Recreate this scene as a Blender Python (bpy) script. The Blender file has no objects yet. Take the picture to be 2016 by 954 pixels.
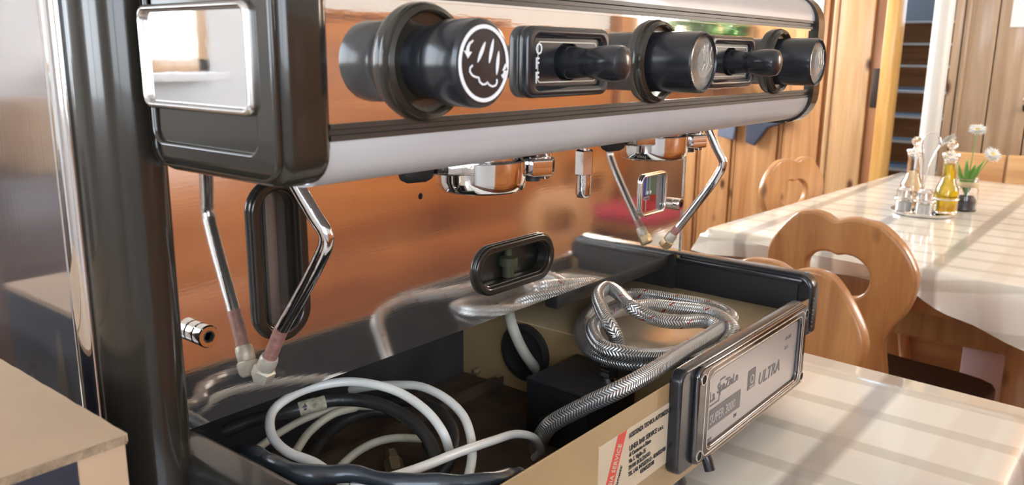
import bpy, bmesh, math, random
from mathutils import Vector, Matrix
random.seed(7)
PI = math.pi
# ------------------------------------------------------------------ camera, world, light, exposure
SC = bpy.context.scene
COL = SC.collection
CAM_M = Matrix([[0.6311483, 0.16612465, -0.75766379], [-0.77559354, 0.148157, -0.61359935], [0.01031922, 0.97491133, 0.22235425]])
CAM_C = Vector((-0.266804, -0.497716, 0.251786))
F_PX = 1632.265
cd = bpy.data.cameras.new('camera'); cam = bpy.data.objects.new('camera', cd); COL.objects.link(cam)
cam.matrix_world = Matrix.Translation(CAM_C) @ CAM_M.to_4x4()
cd.sensor_fit = 'HORIZONTAL'; cd.sensor_width = 36; cd.lens = 36 * F_PX / 2016
cd.clip_start = .02; cd.clip_end = 100
cd.dof.use_dof = True; cd.dof.focus_distance = .72; cd.dof.aperture_fstop = 14
SC.camera = cam
SC.view_settings.view_transform = 'Standard'; SC.view_settings.look = 'None'
SC.view_settings.gamma = 1; SC.view_settings.exposure = 0.5
w = bpy.data.worlds.new('sky'); SC.world = w; w.use_nodes = True
nt = w.node_tree; bg = nt.nodes['Background']
tc = nt.nodes.new('ShaderNodeTexCoord'); sp = nt.nodes.new('ShaderNodeSeparateXYZ'); cr = nt.nodes.new('ShaderNodeValToRGB')
nt.links.new(tc.outputs['Generated'], sp.inputs[0]); nt.links.new(sp.outputs['Z'], cr.inputs[0])
cr.color_ramp.elements[0].position = 0; cr.color_ramp.elements[0].color = (.62, .72, .80, 1)
cr.color_ramp.elements[1].position = .6; cr.color_ramp.elements[1].color = (.30, .52, .95, 1)
nt.links.new(cr.outputs[0], bg.inputs[0]); bg.inputs[1].default_value = 4.0

def area(name, loc, aim, sx, sy, power, col=(1, 1, 1)):
    l = bpy.data.lights.new(name, 'AREA'); l.shape = 'RECTANGLE'; l.size = sx; l.size_y = sy; l.energy = power; l.color = col
    o = bpy.data.objects.new(name, l); COL.objects.link(o); o.location = loc
    o.rotation_euler = Vector(aim).to_track_quat('-Z', 'Y').to_euler(); return o
# daylight coming in at the room's windows (front and right windows are added as unseen fill)
area('daylight_garden_window', (-1.35, 2.56, .65), (0, -1, 0), .50, .9, 10, (.86, .93, 1))
area('daylight_left_window', (-3.46, .35, .55), (1, 0, 0), 1.9, 1.1, 52, (.88, .94, 1))
area('fill_light_front', (-1.30, -1.76, .60), (0, 1, 0), 2.0, 1.0, 22, (.90, .95, 1))  # unseen window lamp added behind the camera to light the machine's front
area('fill_light_right', (2.55, 2.56, .60), (0, -1, -.1), 1.9, 1.0, 82, (1, .97, .90))  # unseen window lamp added to brighten the end wall
area('daylight_plant_window', (3.30, -1.76, .60), (0, 1, 0), 1.0, .9, 85, (1, .95, .86))
area('daylight_stair_window', (5.9, .9, .75), (-1, 0, -.15), 1.6, 2.2, 30, (.55, .75, 1))

# ------------------------------------------------------------------ materials
MATS = {}
def mat(name, col=(.5, .5, .5), rough=.5, metal=0., coat=0., trans=0., ior=1.5, emis=None, estr=0, spec=.5, bump=0., bscale=60, var=0., vscale=8, bstretch=(1, 1, 1), aniso=0):
    if name in MATS: return MATS[name]
    m = bpy.data.materials.new(name); m.use_nodes = True; MATS[name] = m
    n = m.node_tree; b = n.nodes['Principled BSDF']
    b.inputs['Base Color'].default_value = (*col, 1); b.inputs['Roughness'].default_value = rough; b.inputs['Metallic'].default_value = metal
    b.inputs['Coat Weight'].default_value = coat; b.inputs['Coat Roughness'].default_value = .05
    b.inputs['Transmission Weight'].default_value = trans; b.inputs['IOR'].default_value = ior; b.inputs['Specular IOR Level'].default_value = spec
    if emis: b.inputs['Emission Color'].default_value = (*emis, 1); b.inputs['Emission Strength'].default_value = estr
    t = n.nodes.new('ShaderNodeTexCoord'); mp = n.nodes.new('ShaderNodeMapping'); n.links.new(t.outputs['Object'], mp.inputs[0])
    mp.inputs['Scale'].default_value = bstretch
    if bump:
        x = n.nodes.new('ShaderNodeTexNoise'); x.inputs['Scale'].default_value = bscale; x.inputs['Detail'].default_value = 4
        n.links.new(mp.outputs[0], x.inputs['Vector'])
        bp = n.nodes.new('ShaderNodeBump'); bp.inputs['Strength'].default_value = bump; bp.inputs['Distance'].default_value = .002
        n.links.new(x.outputs[0], bp.inputs['Height']); n.links.new(bp.outputs[0], b.inputs['Normal'])
    if var:
        x = n.nodes.new('ShaderNodeTexNoise'); x.inputs['Scale'].default_value = vscale; x.inputs['Detail'].default_value = 6
        n.links.new(mp.outputs[0], x.inputs['Vector'])
        mr = n.nodes.new('ShaderNodeMapRange'); mr.inputs[1].default_value = .3; mr.inputs[2].default_value = .7; mr.inputs[3].default_value = 1 - var; mr.inputs[4].default_value = 1 + var
        n.links.new(x.outputs[0], mr.inputs[0])
        hs = n.nodes.new('ShaderNodeHueSaturation'); hs.inputs['Color'].default_value = (*col, 1)
        n.links.new(mr.outputs[0], hs.inputs['Value']); n.links.new(hs.outputs[0], b.inputs['Base Color'])
    return m

def wood(name, light, dark, axis='Z', rough=.38, coat=.25, knots=1., scale=1., knotcol=(.10, .035, .012)):
    """pine: long grain along `axis`, rings and scattered dark knots"""
    if name in MATS: return MATS[name]
    m = bpy.data.materials.new(name); m.use_nodes = True; MATS[name] = m
    n = m.node_tree; L = n.links; b = n.nodes['Principled BSDF']
    b.inputs['Roughness'].default_value = rough; b.inputs['Coat Weight'].default_value = coat; b.inputs['Coat Roughness'].default_value = .12
    t = n.nodes.new('ShaderNodeTexCoord'); oi = n.nodes.new('ShaderNodeObjectInfo')
    cb = n.nodes.new('ShaderNodeCombineXYZ'); ml = n.nodes.new('ShaderNodeMath'); ml.operation = 'MULTIPLY'; ml.inputs[1].default_value = 17.3
    L.new(oi.outputs['Random'], ml.inputs[0])
    for i in range(3): L.new(ml.outputs[0], cb.inputs[i])
    ad = n.nodes.new('ShaderNodeVectorMath'); ad.operation = 'ADD'; L.new(t.outputs['Object'], ad.inputs[0]); L.new(cb.outputs[0], ad.inputs[1])
    def mapping(lo, hi):
        mp = n.nodes.new('ShaderNodeMapping'); s = [hi] * 3; s['XYZ'.index(axis)] = lo
        mp.inputs['Scale'].default_value = [q * scale for q in s]; L.new(ad.outputs[0], mp.inputs[0]); return mp
    a = mapping(.8, 11); nz = n.nodes.new('ShaderNodeTexNoise'); nz.inputs['Scale'].default_value = 1.6; nz.inputs['Detail'].default_value = 5; nz.inputs['Distortion'].default_value = .9
    L.new(a.outputs[0], nz.inputs['Vector'])
    f = mapping(3, 110); nf = n.nodes.new('ShaderNodeTexNoise'); nf.inputs['Scale'].default_value = 1.5; nf.inputs['Detail'].default_value = 3
    L.new(f.outputs[0], nf.inputs['Vector'])
    mx = n.nodes.new('ShaderNodeMath'); mx.operation = 'MULTIPLY_ADD'; mx.inputs[1].default_value = .25; L.new(nf.outputs[0], mx.inputs[0]); L.new(nz.outputs[0], mx.inputs[2])
    r = n.nodes.new('ShaderNodeValToRGB'); r.color_ramp.elements[0].position = .42; r.color_ramp.elements[1].position = .82
    r.color_ramp.elements[0].color = (*light, 1); r.color_ramp.elements[1].color = (*dark, 1); L.new(mx.outputs[0], r.inputs[0])
    k = mapping(3.2, 6.5); vo = n.nodes.new('ShaderNodeTexVoronoi'); vo.inputs['Scale'].default_value = 1.05; L.new(k.outputs[0], vo.inputs['Vector'])
    kr = n.nodes.new('ShaderNodeValToRGB'); kr.color_ramp.elements[0].position = .05; kr.color_ramp.elements[1].position = .13
    kr.color_ramp.elements[0].color = (knots, knots, knots, 1); kr.color_ramp.elements[1].color = (0, 0, 0, 1); L.new(vo.outputs['Distance'], kr.inputs[0])
    mm = n.nodes.new('ShaderNodeMix'); mm.data_type = 'RGBA'; mm.inputs[7].default_value = (*knotcol, 1)
    L.new(kr.outputs[0], mm.inputs[0]); L.new(r.outputs[0], mm.inputs[6])
    # board-to-board tint
    hs = n.nodes.new('ShaderNodeHueSaturation'); mr = n.nodes.new('ShaderNodeMapRange'); mr.inputs[3].default_value = .86; mr.inputs[4].default_value = 1.1
    L.new(oi.outputs['Random'], mr.inputs[0]); L.new(mr.outputs[0], hs.inputs['Value']); L.new(mm.outputs[2], hs.inputs['Color']); L.new(hs.outputs[0], b.inputs['Base Color'])
    return m

def checked_cloth(name, x0, y0, px=.098, py=.215):
    """cream oilcloth: narrow olive bands across X, taupe bands along X"""
    m = bpy.data.materials.new(name); m.use_nodes = True
    n = m.node_tree; L = n.links; b = n.nodes['Principled BSDF']; b.inputs['Roughness'].default_value = .32
    b.inputs['Coat Weight'].default_value = .6; b.inputs['Coat Roughness'].default_value = .06
    t = n.nodes.new('ShaderNodeTexCoord'); s = n.nodes.new('ShaderNodeSeparateXYZ'); L.new(t.outputs['UV'], s.inputs[0])
    def band(sock, off, per, wid):
        a = n.nodes.new('ShaderNodeMath'); a.operation = 'SUBTRACT'; a.inputs[1].default_value = off; L.new(sock, a.inputs[0])
        d = n.nodes.new('ShaderNodeMath'); d.operation = 'DIVIDE'; d.inputs[1].default_value = per; L.new(a.outputs[0], d.inputs[0])
        f = n.nodes.new('ShaderNodeMath'); f.operation = 'FRACT'; L.new(d.outputs[0], f.inputs[0])
        g = n.nodes.new('ShaderNodeMath'); g.operation = 'SUBTRACT'; g.inputs[1].default_value = .5; L.new(f.outputs[0], g.inputs[0])
        h = n.nodes.new('ShaderNodeMath'); h.operation = 'ABSOLUTE'; L.new(g.outputs[0], h.inputs[0])
        r = n.nodes.new('ShaderNodeMapRange'); r.inputs[1].default_value = .5 - wid / per / 2 - .02; r.inputs[2].default_value = .5 - wid / per / 2 + .02
        L.new(h.outputs[0], r.inputs[0]); return r.outputs[0]
    bx_ = band(s.outputs['X'], x0, px, .024); by_ = band(s.outputs['Y'], y0, py, .03); by2 = band(s.outputs['Y'], y0 + .105, py, .045)
    c = None
    base = (.78, .73, .63, 1)
    prev = None
    for so, col, am in ((by2, (.70, .62, .52, 1), .7), (bx_, (.47, .42, .33, 1), .55), (by_, (.33, .285, .24, 1), .8)):
        q = n.nodes.new('ShaderNodeMath'); q.operation = 'MULTIPLY'; q.inputs[1].default_value = am; L.new(so, q.inputs[0])
        mm = n.nodes.new('ShaderNodeMix'); mm.data_type = 'RGBA'; mm.blend_type = 'MIX'; L.new(q.outputs[0], mm.inputs[0])
        if prev is None: mm.inputs[6].default_value = base
        else: L.new(prev, mm.inputs[6])
        mm.inputs[7].default_value = col; prev = mm.outputs[2]
    L.new(prev, b.inputs['Base Color'])
    nz = n.nodes.new('ShaderNodeTexNoise'); nz.inputs['Scale'].default_value = 9; nz.inputs['Detail'].default_value = 3; L.new(t.outputs['UV'], nz.inputs['Vector'])
    wv = n.nodes.new('ShaderNodeTexNoise'); wv.inputs['Scale'].default_value = 420; L.new(t.outputs['UV'], wv.inputs['Vector'])
    ma = n.nodes.new('ShaderNodeMath'); ma.operation = 'MULTIPLY_ADD'; ma.inputs[1].default_value = .03; L.new(wv.outputs[0], ma.inputs[0]); L.new(nz.outputs[0], ma.inputs[2])
    bp = n.nodes.new('ShaderNodeBump'); bp.inputs['Strength'].default_value = .5; bp.inputs['Distance'].default_value = .006; L.new(ma.outputs[0], bp.inputs['Height']); L.new(bp.outputs[0], b.inputs['Normal'])
    return m

def braid_mat():
    m = bpy.data.materials.new('braided steel'); m.use_nodes = True
    n = m.node_tree; L = n.links; b = n.nodes['Principled BSDF']; b.inputs['Metallic'].default_value = .85; b.inputs['Roughness'].default_value = .30
    t = n.nodes.new('ShaderNodeTexCoord'); s = n.nodes.new('ShaderNodeSeparateXYZ'); L.new(t.outputs['UV'], s.inputs[0])
    def M(op, a, bb=None, cc=None):
        q = n.nodes.new('ShaderNodeMath'); q.operation = op
        for i, v in enumerate((a, bb, cc)):
            if v is None: continue
            if isinstance(v, (int, float)): q.inputs[i].default_value = v
            else: L.new(v, q.inputs[i])
        return q.outputs[0]
    U = s.outputs['X']; V = s.outputs['Y']           # U turns 0..1, V metres
    # chevrons: alternate columns lean one way and the other
    col = M('MULTIPLY', U, 10)
    tri = M('PINGPONG', col, 1)
    st = M('FRACT', M('ADD', M('MULTIPLY', V, 390), M('MULTIPLY', tri, 1.1)))
    w1 = M('PINGPONG', M('MULTIPLY', st, 2), 1)
    r = n.nodes.new('ShaderNodeValToRGB'); r.color_ramp.elements[0].position = .12; r.color_ramp.elements[1].position = .5
    r.color_ramp.elements[0].color = (.03, .03, .03, 1); r.color_ramp.elements[1].color = (.80, .79, .77, 1); L.new(w1, r.inputs[0])
    # red tracer flecks
    e1 = M('LESS_THAN', M('FRACT', M('ADD', M('MULTIPLY', V, 24), M('MULTIPLY', U, 1.0))), .075)
    e2 = M('LESS_THAN', M('FRACT', M('ADD', M('MULTIPLY', col, .5), .25)), .5)
    e3 = M('LESS_THAN', M('FRACT', M('ADD', M('MULTIPLY', V, 48), M('MULTIPLY', U, 3.0))), .5)
    e = M('MULTIPLY', M('MULTIPLY', e1, e2), e3)
    mm = n.nodes.new('ShaderNodeMix'); mm.data_type = 'RGBA'; L.new(e, mm.inputs[0]); L.new(r.outputs[0], mm.inputs[6]); mm.inputs[7].default_value = (.45, .03, .02, 1)
    L.new(mm.outputs[2], b.inputs['Base Color'])
    bp = n.nodes.new('ShaderNodeBump'); bp.inputs['Strength'].default_value = .9; bp.inputs['Distance'].default_value = .0008; L.new(w1, bp.inputs['Height']); L.new(bp.outputs[0], b.inputs['Normal'])
    return m

def steel(name, col, rough, stretch, bump, metal=.955, scale=140, rvar=.05):
    """polished sheet steel with fine rubbing marks"""
    m = bpy.data.materials.new(name); m.use_nodes = True; MATS[name] = m
    n = m.node_tree; L = n.links; b = n.nodes['Principled BSDF']; b.inputs['Metallic'].default_value = metal
    b.inputs['Base Color'].default_value = (*col, 1)
    t = n.nodes.new('ShaderNodeTexCoord'); mp = n.nodes.new('ShaderNodeMapping'); mp.inputs['Scale'].default_value = stretch; L.new(t.outputs['Object'], mp.inputs[0])
    x = n.nodes.new('ShaderNodeTexNoise'); x.inputs['Scale'].default_value = scale; x.inputs['Detail'].default_value = 3; L.new(mp.outputs[0], x.inputs['Vector'])
    y = n.nodes.new('ShaderNodeTexNoise'); y.inputs['Scale'].default_value = 5; y.inputs['Detail'].default_value = 3; L.new(t.outputs['Object'], y.inputs['Vector'])
    mr = n.nodes.new('ShaderNodeMapRange'); mr.inputs[1].default_value = .35; mr.inputs[2].default_value = .75; mr.inputs[3].default_value = rough; mr.inputs[4].default_value = rough + rvar; L.new(y.outputs[0], mr.inputs[0])
    L.new(mr.outputs[0], b.inputs['Roughness'])
    bp = n.nodes.new('ShaderNodeBump'); bp.inputs['Strength'].default_value = bump; bp.inputs['Distance'].default_value = .001; L.new(x.outputs[0], bp.inputs['Height']); L.new(bp.outputs[0], b.inputs['Normal'])
    return m

mirror = steel('polished steel backsplash', (.86, .82, .77), .035, (1, 1, 9), .018, scale=70, rvar=.05)
facem = steel('polished steel face', (.86, .84, .80), .02, (1, 1, 9), .01, scale=60, rvar=.03)
sidem = steel('rubbed steel side', (.70, .68, .70), .06, (1, 12, 1), .02, scale=30, rvar=.08)
chrome = mat('chrome', (.86, .86, .87), .07, 1, bump=.04, bscale=50)
chrome_worn = mat('worn chrome', (.72, .70, .68), .14, 1, bump=.25, bscale=160, var=.15, vscale=90)
blackp = mat('black plastic', (.016, .017, .020), .24, 0, coat=.15, bump=.02, bscale=40)
brownp = mat('dark brown plastic', (.024, .020, .015), .17, 0, coat=.28, spec=.4, bump=.015, bscale=25)
rubber = mat('black rubber', (.022, .020, .018), .48, bump=.2, bscale=300, var=.3, vscale=40)
blackm = mat('matt black', (.010, .010, .011), .6, bump=.1, bscale=200)
greyrail = mat('light grey rail', (.50, .49, .49), .36, 0, coat=.15, bump=.03, bscale=500, var=.03)
beige = mat('beige enamel', (.36, .235, .110), .42, 0, coat=.15, bump=.06, bscale=60, var=.12, vscale=9)
beige_pan = mat('beige pan', (.46, .35, .20), .28, 0, coat=.4, bump=.08, bscale=20, var=.14, vscale=14)
grime = mat('grimy brown floor', (.085, .055, .035), .5, 0, bump=.5, bscale=60, var=.5, vscale=22)
darkin = mat('dark inner lining', (.045, .042, .040), .45, 0, bump=.2, bscale=80, var=.35, vscale=18)
copper = mat('oxidised copper', (.40, .20, .16), .5, .35, bump=.5, bscale=260, var=.22, vscale=200)
brass = mat('dull brass', (.58, .46, .27), .34, .85, bump=.3, bscale=200, var=.15, vscale=90)
limed = mat('limescaled nut', (.62, .56, .46), .45, .45, bump=.35, bscale=240, var=.12, vscale=90)
pipem = mat('chromed pipe', (.74, .74, .76), .10, 1, bump=.1, bscale=120)
whitec = mat('white cable', (.74, .73, .67), .38, 0, coat=.2, bump=.08, bscale=150, var=.05, vscale=40)
palec = mat('grimy pale cable', (.50, .47, .37), .45, 0, bump=.1, bscale=150, var=.12, vscale=40)
hosem = mat('black rubber hose', (.030, .028, .025), .38, 0, bump=.3, bscale=140, var=.4, vscale=30)
wrapm = mat('slate blue black sleeve', (.030, .038, .046), .30, 0, coat=.2, bump=.35, bscale=90, var=.25, vscale=30)
fray = mat('frayed fibre', (.42, .38, .27), .8, 0, bump=1, bscale=300, var=.45, vscale=160)
whitep = mat('white print', (.80, .81, .82), .5)
creamp = mat('cream print', (.62, .57, .47), .5)
greyprint = mat('grey print', (.16, .145, .14), .5)
blackprint = mat('black print', (.03, .028, .03), .6)
redprint = mat('red print', (.62, .07, .05), .5)
stickerm = mat('cream paper sticker', (.54, .44, .31), .55, var=.06, vscale=30)
platem = mat('silver grey label', (.43, .40, .38), .35, .35)
silvwave = None
glass = mat('clear glass', (1, 1, 1), .0, 0, trans=1, ior=1.45)
kraft = mat('kraft cardboard', (.47, .325, .205), .75, 0, bump=.25, bscale=40, var=.06, vscale=12)
kraftd = mat('kraft flute edge', (.26, .18, .11), .85, 0, bump=1, bscale=300, var=.35, vscale=120)
navy = mat('dark navy print', (.020, .024, .038), .45, 0, var=.2, vscale=10)
pine = wood('varnished pine', (.60, .33, .14), (.38, .165, .058), 'Z')
pine_lt = wood('pale pine', (.70, .46, .25), (.52, .29, .12), 'Z')
pine_y = wood('yellow pine', (.78, .46, .14), (.58, .28, .06), 'Z', knots=.3)
pine_h = wood('orange pine', (.66, .235, .055), (.36, .105, .022), 'X', scale=.8)
pine_gr = wood('grey brown pine', (.60, .43, .28), (.40, .26, .155), 'Z')
pine_ch = wood('chair pine', (.54, .27, .10), (.36, .15, .05), 'Z', rough=.3, scale=1.3, knots=.8)
pine_by = wood('bench pine', (.68, .40, .17), (.46, .22, .075), 'Y', knots=.5)
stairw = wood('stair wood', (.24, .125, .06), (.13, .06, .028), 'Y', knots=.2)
floorm = wood('dark red floorboard', (.20, .065, .030), (.09, .028, .014), 'X', rough=.25, knots=.3)
plaster = mat('white plaster', (.74, .72, .69), .9, 0, bump=.4, bscale=30, var=.03)
polem = mat('white painted pole', (.60, .58, .54), .4)

# ------------------------------------------------------------------ helpers
def link(name, me, m=None, parent=None, smooth=40):
    o = bpy.data.objects.new(name, me); COL.objects.link(o)
    if m is not None: me.materials.append(m)
    if smooth:
        me.polygons.foreach_set('use_smooth', [True] * len(me.polygons)); me.set_sharp_from_angle(angle=math.radians(smooth))
    if parent is not None: o.parent = parent
    return o
def tag(o, label=None, cat=None, group=None, kind=None):
    for k, v in (('label', label), ('category', cat), ('group', group), ('kind', kind)):
        if v: o[k] = v
    return o
def empty(name, label=None, cat=None, loc=(0, 0, 0), group=None, kind=None):
    o = bpy.data.objects.new(name, None); o.empty_display_size = .02; COL.objects.link(o)
    o.location = loc; bpy.context.view_layer.update(); return tag(o, label, cat, group, kind)
def par(o, p):
    """parent keeping world position (p has pure translation or identity)"""
    o.parent = p; o.matrix_parent_inverse = p.matrix_world.inverted(); return o
def mesh(name, vs, fs, m, parent=None, smooth=40):
    me = bpy.data.meshes.new(name); me.from_pydata([tuple(v) for v in vs], [], fs); me.update()
    o = link(name, me, m, None, smooth)
    if parent is not None: par(o, parent)
    return o
def box(name, a, b, m, parent=None, bev=0., seg=2):
    bm = bmesh.new(); bmesh.ops.create_cube(bm, size=1)
    for v in bm.verts: v.co = Vector([(a[i] + b[i]) / 2 + v.co[i] * abs(b[i] - a[i]) for i in range(3)])
    if bev: bmesh.ops.bevel(bm, geom=list(bm.edges), offset=bev, segments=seg, affect='EDGES', profile=.5)
    me = bpy.data.meshes.new(name); bm.to_mesh(me); bm.free()
    o = link(name, me, m, None, 40 if bev else 0)
    if parent is not None: par(o, parent)
    return o
def frame_axes(n):
    n = Vector(n).normalized(); a = Vector((0, 0, 1)) if abs(n.z) < .9 else Vector((1, 0, 0))
    u = a.cross(n).normalized(); return u, n.cross(u), n
def lathe(name, c, axis, prof, m, parent=None, seg=40, smooth=35, sx=1., sy=1., ngon=None):
    """prof: list of (radius, height along axis)"""
    u, v, n = frame_axes(axis); c = Vector(c); vs = []; fs = []
    seg = ngon or seg
    for r, h in prof:
        for k in range(seg):
            a = 2 * PI * k / seg; vs.append(c + n * h + (u * math.cos(a) * sx + v * math.sin(a) * sy) * r)
    for j in range(len(prof) - 1):
        for k in range(seg): fs.append((j * seg + k, j * seg + (k + 1) % seg, (j + 1) * seg + (k + 1) % seg, (j + 1) * seg + k))
    if prof[0][0] > 1e-6: fs.append(tuple(range(seg))[::-1])
    if prof[-1][0] > 1e-6: fs.append(tuple((len(prof) - 1) * seg + k for k in range(seg)))
    return mesh(name, vs, fs, m, parent, smooth)
def catmull(pts, n):
    P = [Vector(p) for p in pts]; P = [P[0] * 2 - P[1]] + P + [P[-1] * 2 - P[-2]]; out = []
    for i in range(1, len(P) - 2):
        a, b, c, d = P[i - 1:i + 3]
        for k in range(n):
            t = k / n; out.append(.5 * ((2 * b) + (c - a) * t + (2 * a - 5 * b + 4 * c - d) * t * t + (3 * b - a - 3 * c + d) * t ** 3))
    out.append(P[-2]); return out
def tube(name, pts, r, m, parent=None, n=8, seg=16, rf=None, cap=True):
    P = catmull(pts, n) if n > 1 else [Vector(p) for p in pts]
    T = [(P[min(i + 1, len(P) - 1)] - P[max(i - 1, 0)]).normalized() for i in range(len(P))]
    u = frame_axes(T[0])[0]; vs = []; fs = []; L = 0; Ls = []
    for i, p in enumerate(P):
        if i: u = (u - T[i] * u.dot(T[i])).normalized(); L += (p - P[i - 1]).length
        Ls.append(L); v = T[i].cross(u); rr = r if rf is None else rf(L) * r
        for k in range(seg):
            a = 2 * PI * k / seg; vs.append(p + (u * math.cos(a) + v * math.sin(a)) * rr)
    for i in range(len(P) - 1):
        for k in range(seg): fs.append((i * seg + k, i * seg + (k + 1) % seg, (i + 1) * seg + (k + 1) % seg, (i + 1) * seg + k))
    nb = len(fs)
    if cap: fs.append(tuple(range(seg))[::-1]); fs.append(tuple((len(P) - 1) * seg + k for k in range(seg)))
    o = mesh(name, vs, fs, m, parent, 50)
    uv = o.data.uv_layers.new(name='UVMap')
    for pi, poly in enumerate(o.data.polygons):
        if pi >= nb: continue
        i, k = divmod(pi, seg)
        for li, (di, dk) in zip(poly.loop_indices, ((0, 0), (0, 1), (1, 1), (1, 0))): uv.data[li].uv = ((k + dk) / seg, Ls[i + di])
    return o
def rrect(x0, y0, x1, y1, r, n=6):
    out = []
    rs = r if isinstance(r, (list, tuple)) else [r] * 4        # corners: x1y1, x0y1, x0y0, x1y0
    for (cx, cy, a0), q in zip(((x1 , y1 , 0), (x0 , y1 , 90), (x0 , y0 , 180), (x1 , y0 , 270)), rs):
        ccx = cx - q if a0 in (0, 270) else cx + q; ccy = cy - q if a0 in (0, 90) else cy + q
        for k in range(n + 1):
            a = math.radians(a0 + 90 * k / n); out.append((ccx + q * math.cos(a), ccy + q * math.sin(a)))
    return out
def circ(cx, cy, r, n=24, ry=None): return [(cx + r * math.cos(2 * PI * k / n), cy + (ry or r) * math.sin(2 * PI * k / n)) for k in range(n)]
def smoothloop(pts, n=6):
    P = [Vector((x, y, 0)) for x, y in pts]; N = len(P); out = []
    for i in range(N):
        a, b, c, d = P[i - 1], P[i], P[(i + 1) % N], P[(i + 2) % N]
        for k in range(n):
            t = k / n; q = .5 * ((2 * b) + (c - a) * t + (2 * a - 5 * b + 4 * c - d) * t * t + (3 * b - a - 3 * c + d) * t ** 3); out.append((q.x, q.y))
    return out
def plate(name, loops, th, bev, m, mw, parent=None, bseg=2, smooth=40):
    """flat plate with holes; loops in local xy, thickness th centred on local z; mw = local->world"""
    cu = bpy.data.curves.new(name, 'CURVE'); cu.dimensions = '2D'; cu.fill_mode = 'BOTH'
    for lp in loops:
        s = cu.splines.new('POLY'); s.points.add(len(lp) - 1)
        for p, q in zip(s.points, lp): p.co = (q[0], q[1], 0, 1)
        s.use_cyclic_u = True
    cu.extrude = max(th / 2 - bev, 0); cu.bevel_depth = bev; cu.bevel_resolution = bseg - 1; cu.offset = -bev
    t = bpy.data.objects.new('tmp', cu); COL.objects.link(t)
    dg = bpy.context.evaluated_depsgraph_get(); me = bpy.data.meshes.new_from_object(t.evaluated_get(dg))
    bpy.data.objects.remove(t); bpy.data.curves.remove(cu)
    me.materials.clear(); me.transform(mw)
    o = link(name, me, m, None, smooth)
    if parent is not None: par(o, parent)
    return o
def XZ(y): return Matrix(((1, 0, 0, 0), (0, 0, -1, y), (0, 1, 0, 0), (0, 0, 0, 1)))     # local x->X, y->Z, z-> -Y
def YZ(x): return Matrix(((0, 0, 1, x), (1, 0, 0, 0), (0, 1, 0, 0), (0, 0, 0, 1)))      # local x->Y, y->Z, z-> X
def XY(z): return Matrix.Translation((0, 0, z))
def text(s, size, mw, m, parent, name='lettering', th=.0002, align='LEFT', sx=1., shear=0):
    cu = bpy.data.curves.new('txt', 'FONT'); cu.body = s; cu.size = size; cu.align_x = align; cu.extrude = th; cu.resolution_u = 2; cu.shear = shear
    cu.offset = size * .012
    t = bpy.data.objects.new('tmp', cu); COL.objects.link(t)
    dg = bpy.context.evaluated_depsgraph_get(); me = bpy.data.meshes.new_from_object(t.evaluated_get(dg))
    bpy.data.objects.remove(t); bpy.data.curves.remove(cu); me.materials.clear()
    me.transform(Matrix.Diagonal((sx, 1, 1, 1))); me.transform(mw)
    o = link(name, me, m, None, 0); par(o, parent); return o
def prism(name, prof, x0, x1, m, parent=None, smooth=30):
    """closed (y,z) profile pulled along X"""
    n = len(prof); vs = [(x0, y, z) for y, z in prof] + [(x1, y, z) for y, z in prof]
    fs = [(k, (k + 1) % n, n + (k + 1) % n, n + k) for k in range(n)] + [tuple(range(n))[::-1], tuple(range(n, 2 * n))]
    o = mesh(name, vs, fs, m, parent, smooth)
    bm = bmesh.new(); bm.from_mesh(o.data); bmesh.ops.recalc_face_normals(bm, faces=bm.faces); bm.to_mesh(o.data); bm.free()
    return o
def vprism(name, prof, z0, z1, m, parent=None, smooth=30):
    n = len(prof); vs = [(x, y, z0) for x, y in prof] + [(x, y, z1) for x, y in prof]
    fs = [(k, (k + 1) % n, n + (k + 1) % n, n + k) for k in range(n)] + [tuple(range(n))[::-1], tuple(range(n, 2 * n))]
    o = mesh(name, vs, fs, m, parent, smooth)
    bm = bmesh.new(); bm.from_mesh(o.data); bmesh.ops.recalc_face_normals(bm, faces=bm.faces); bm.to_mesh(o.data); bm.free()
    return o
def arc(cx, cy, r, a0, a1, n=10): return [(cx + r * math.cos(math.radians(a0 + (a1 - a0) * k / n)), cy + r * math.sin(math.radians(a0 + (a1 - a0) * k / n))) for k in range(n + 1)]
TZ = -.165          # table top
FZ = -.915          # floor

# ================================================================== THE ROOM
fl = empty('floor', kind='structure')
box('floor_slab', (-3.5, -1.9, FZ - .04), (6.2, 2.7, FZ - .012), floorm, fl)
for i in range(30):
    x0 = -3.5; y0 = -1.85 + i * .15
    box('floorboard', (x0, y0 + .001, FZ - .012), (6.1, y0 + .149, FZ), floorm, fl)
ce = box('ceiling', (-3.5, -1.9, 1.55), (6.2, 2.7, 1.6), plaster); tag(ce, kind='structure')
# end wall (right of the photo): boards and battens left of the doorway
we = empty('wall_end', kind='structure')
box('backing', (3.93, .62, FZ), (3.99, 2.7, 1.55), pine, we)
yy = [.905, 1.115, 1.365, 1.565, 1.80, 2.02, 2.25, 2.47, 2.68]
for a, b in zip(yy[:-1], yy[1:]):
    box('plank', (3.90, a + .022, FZ), (3.93, b - .022, 1.55), pine, we, .004)
    box('batten', (3.915, b - .020, FZ), (3.93, b - .002, 1.55), pine, we, .003)
    box('batten', (3.915, b + .002, FZ), (3.93, b + .020, 1.55), pine, we, .003)
dr = empty('door_1', kind='structure')
box('casing_board', (3.86, .705, FZ), (3.90, .868, 1.55), pine_lt, dr, .006)
box('casing_edge', (3.85, .868, FZ), (3.90, .890, 1.55), pine_lt, dr, .005)
box('door_leaf_edge', (3.875, .652, FZ), (3.93, .705, 1.2), wood('brown pine', (.40, .19, .085), (.24, .10, .04), 'Z', knots=.4), dr, .004)
tag(box('hinge', (3.868, .655, .02), (3.875, .690, .20), mat('dark iron', (.05, .035, .03), .5, .6), dr, .002), 'dark iron hinge')
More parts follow.
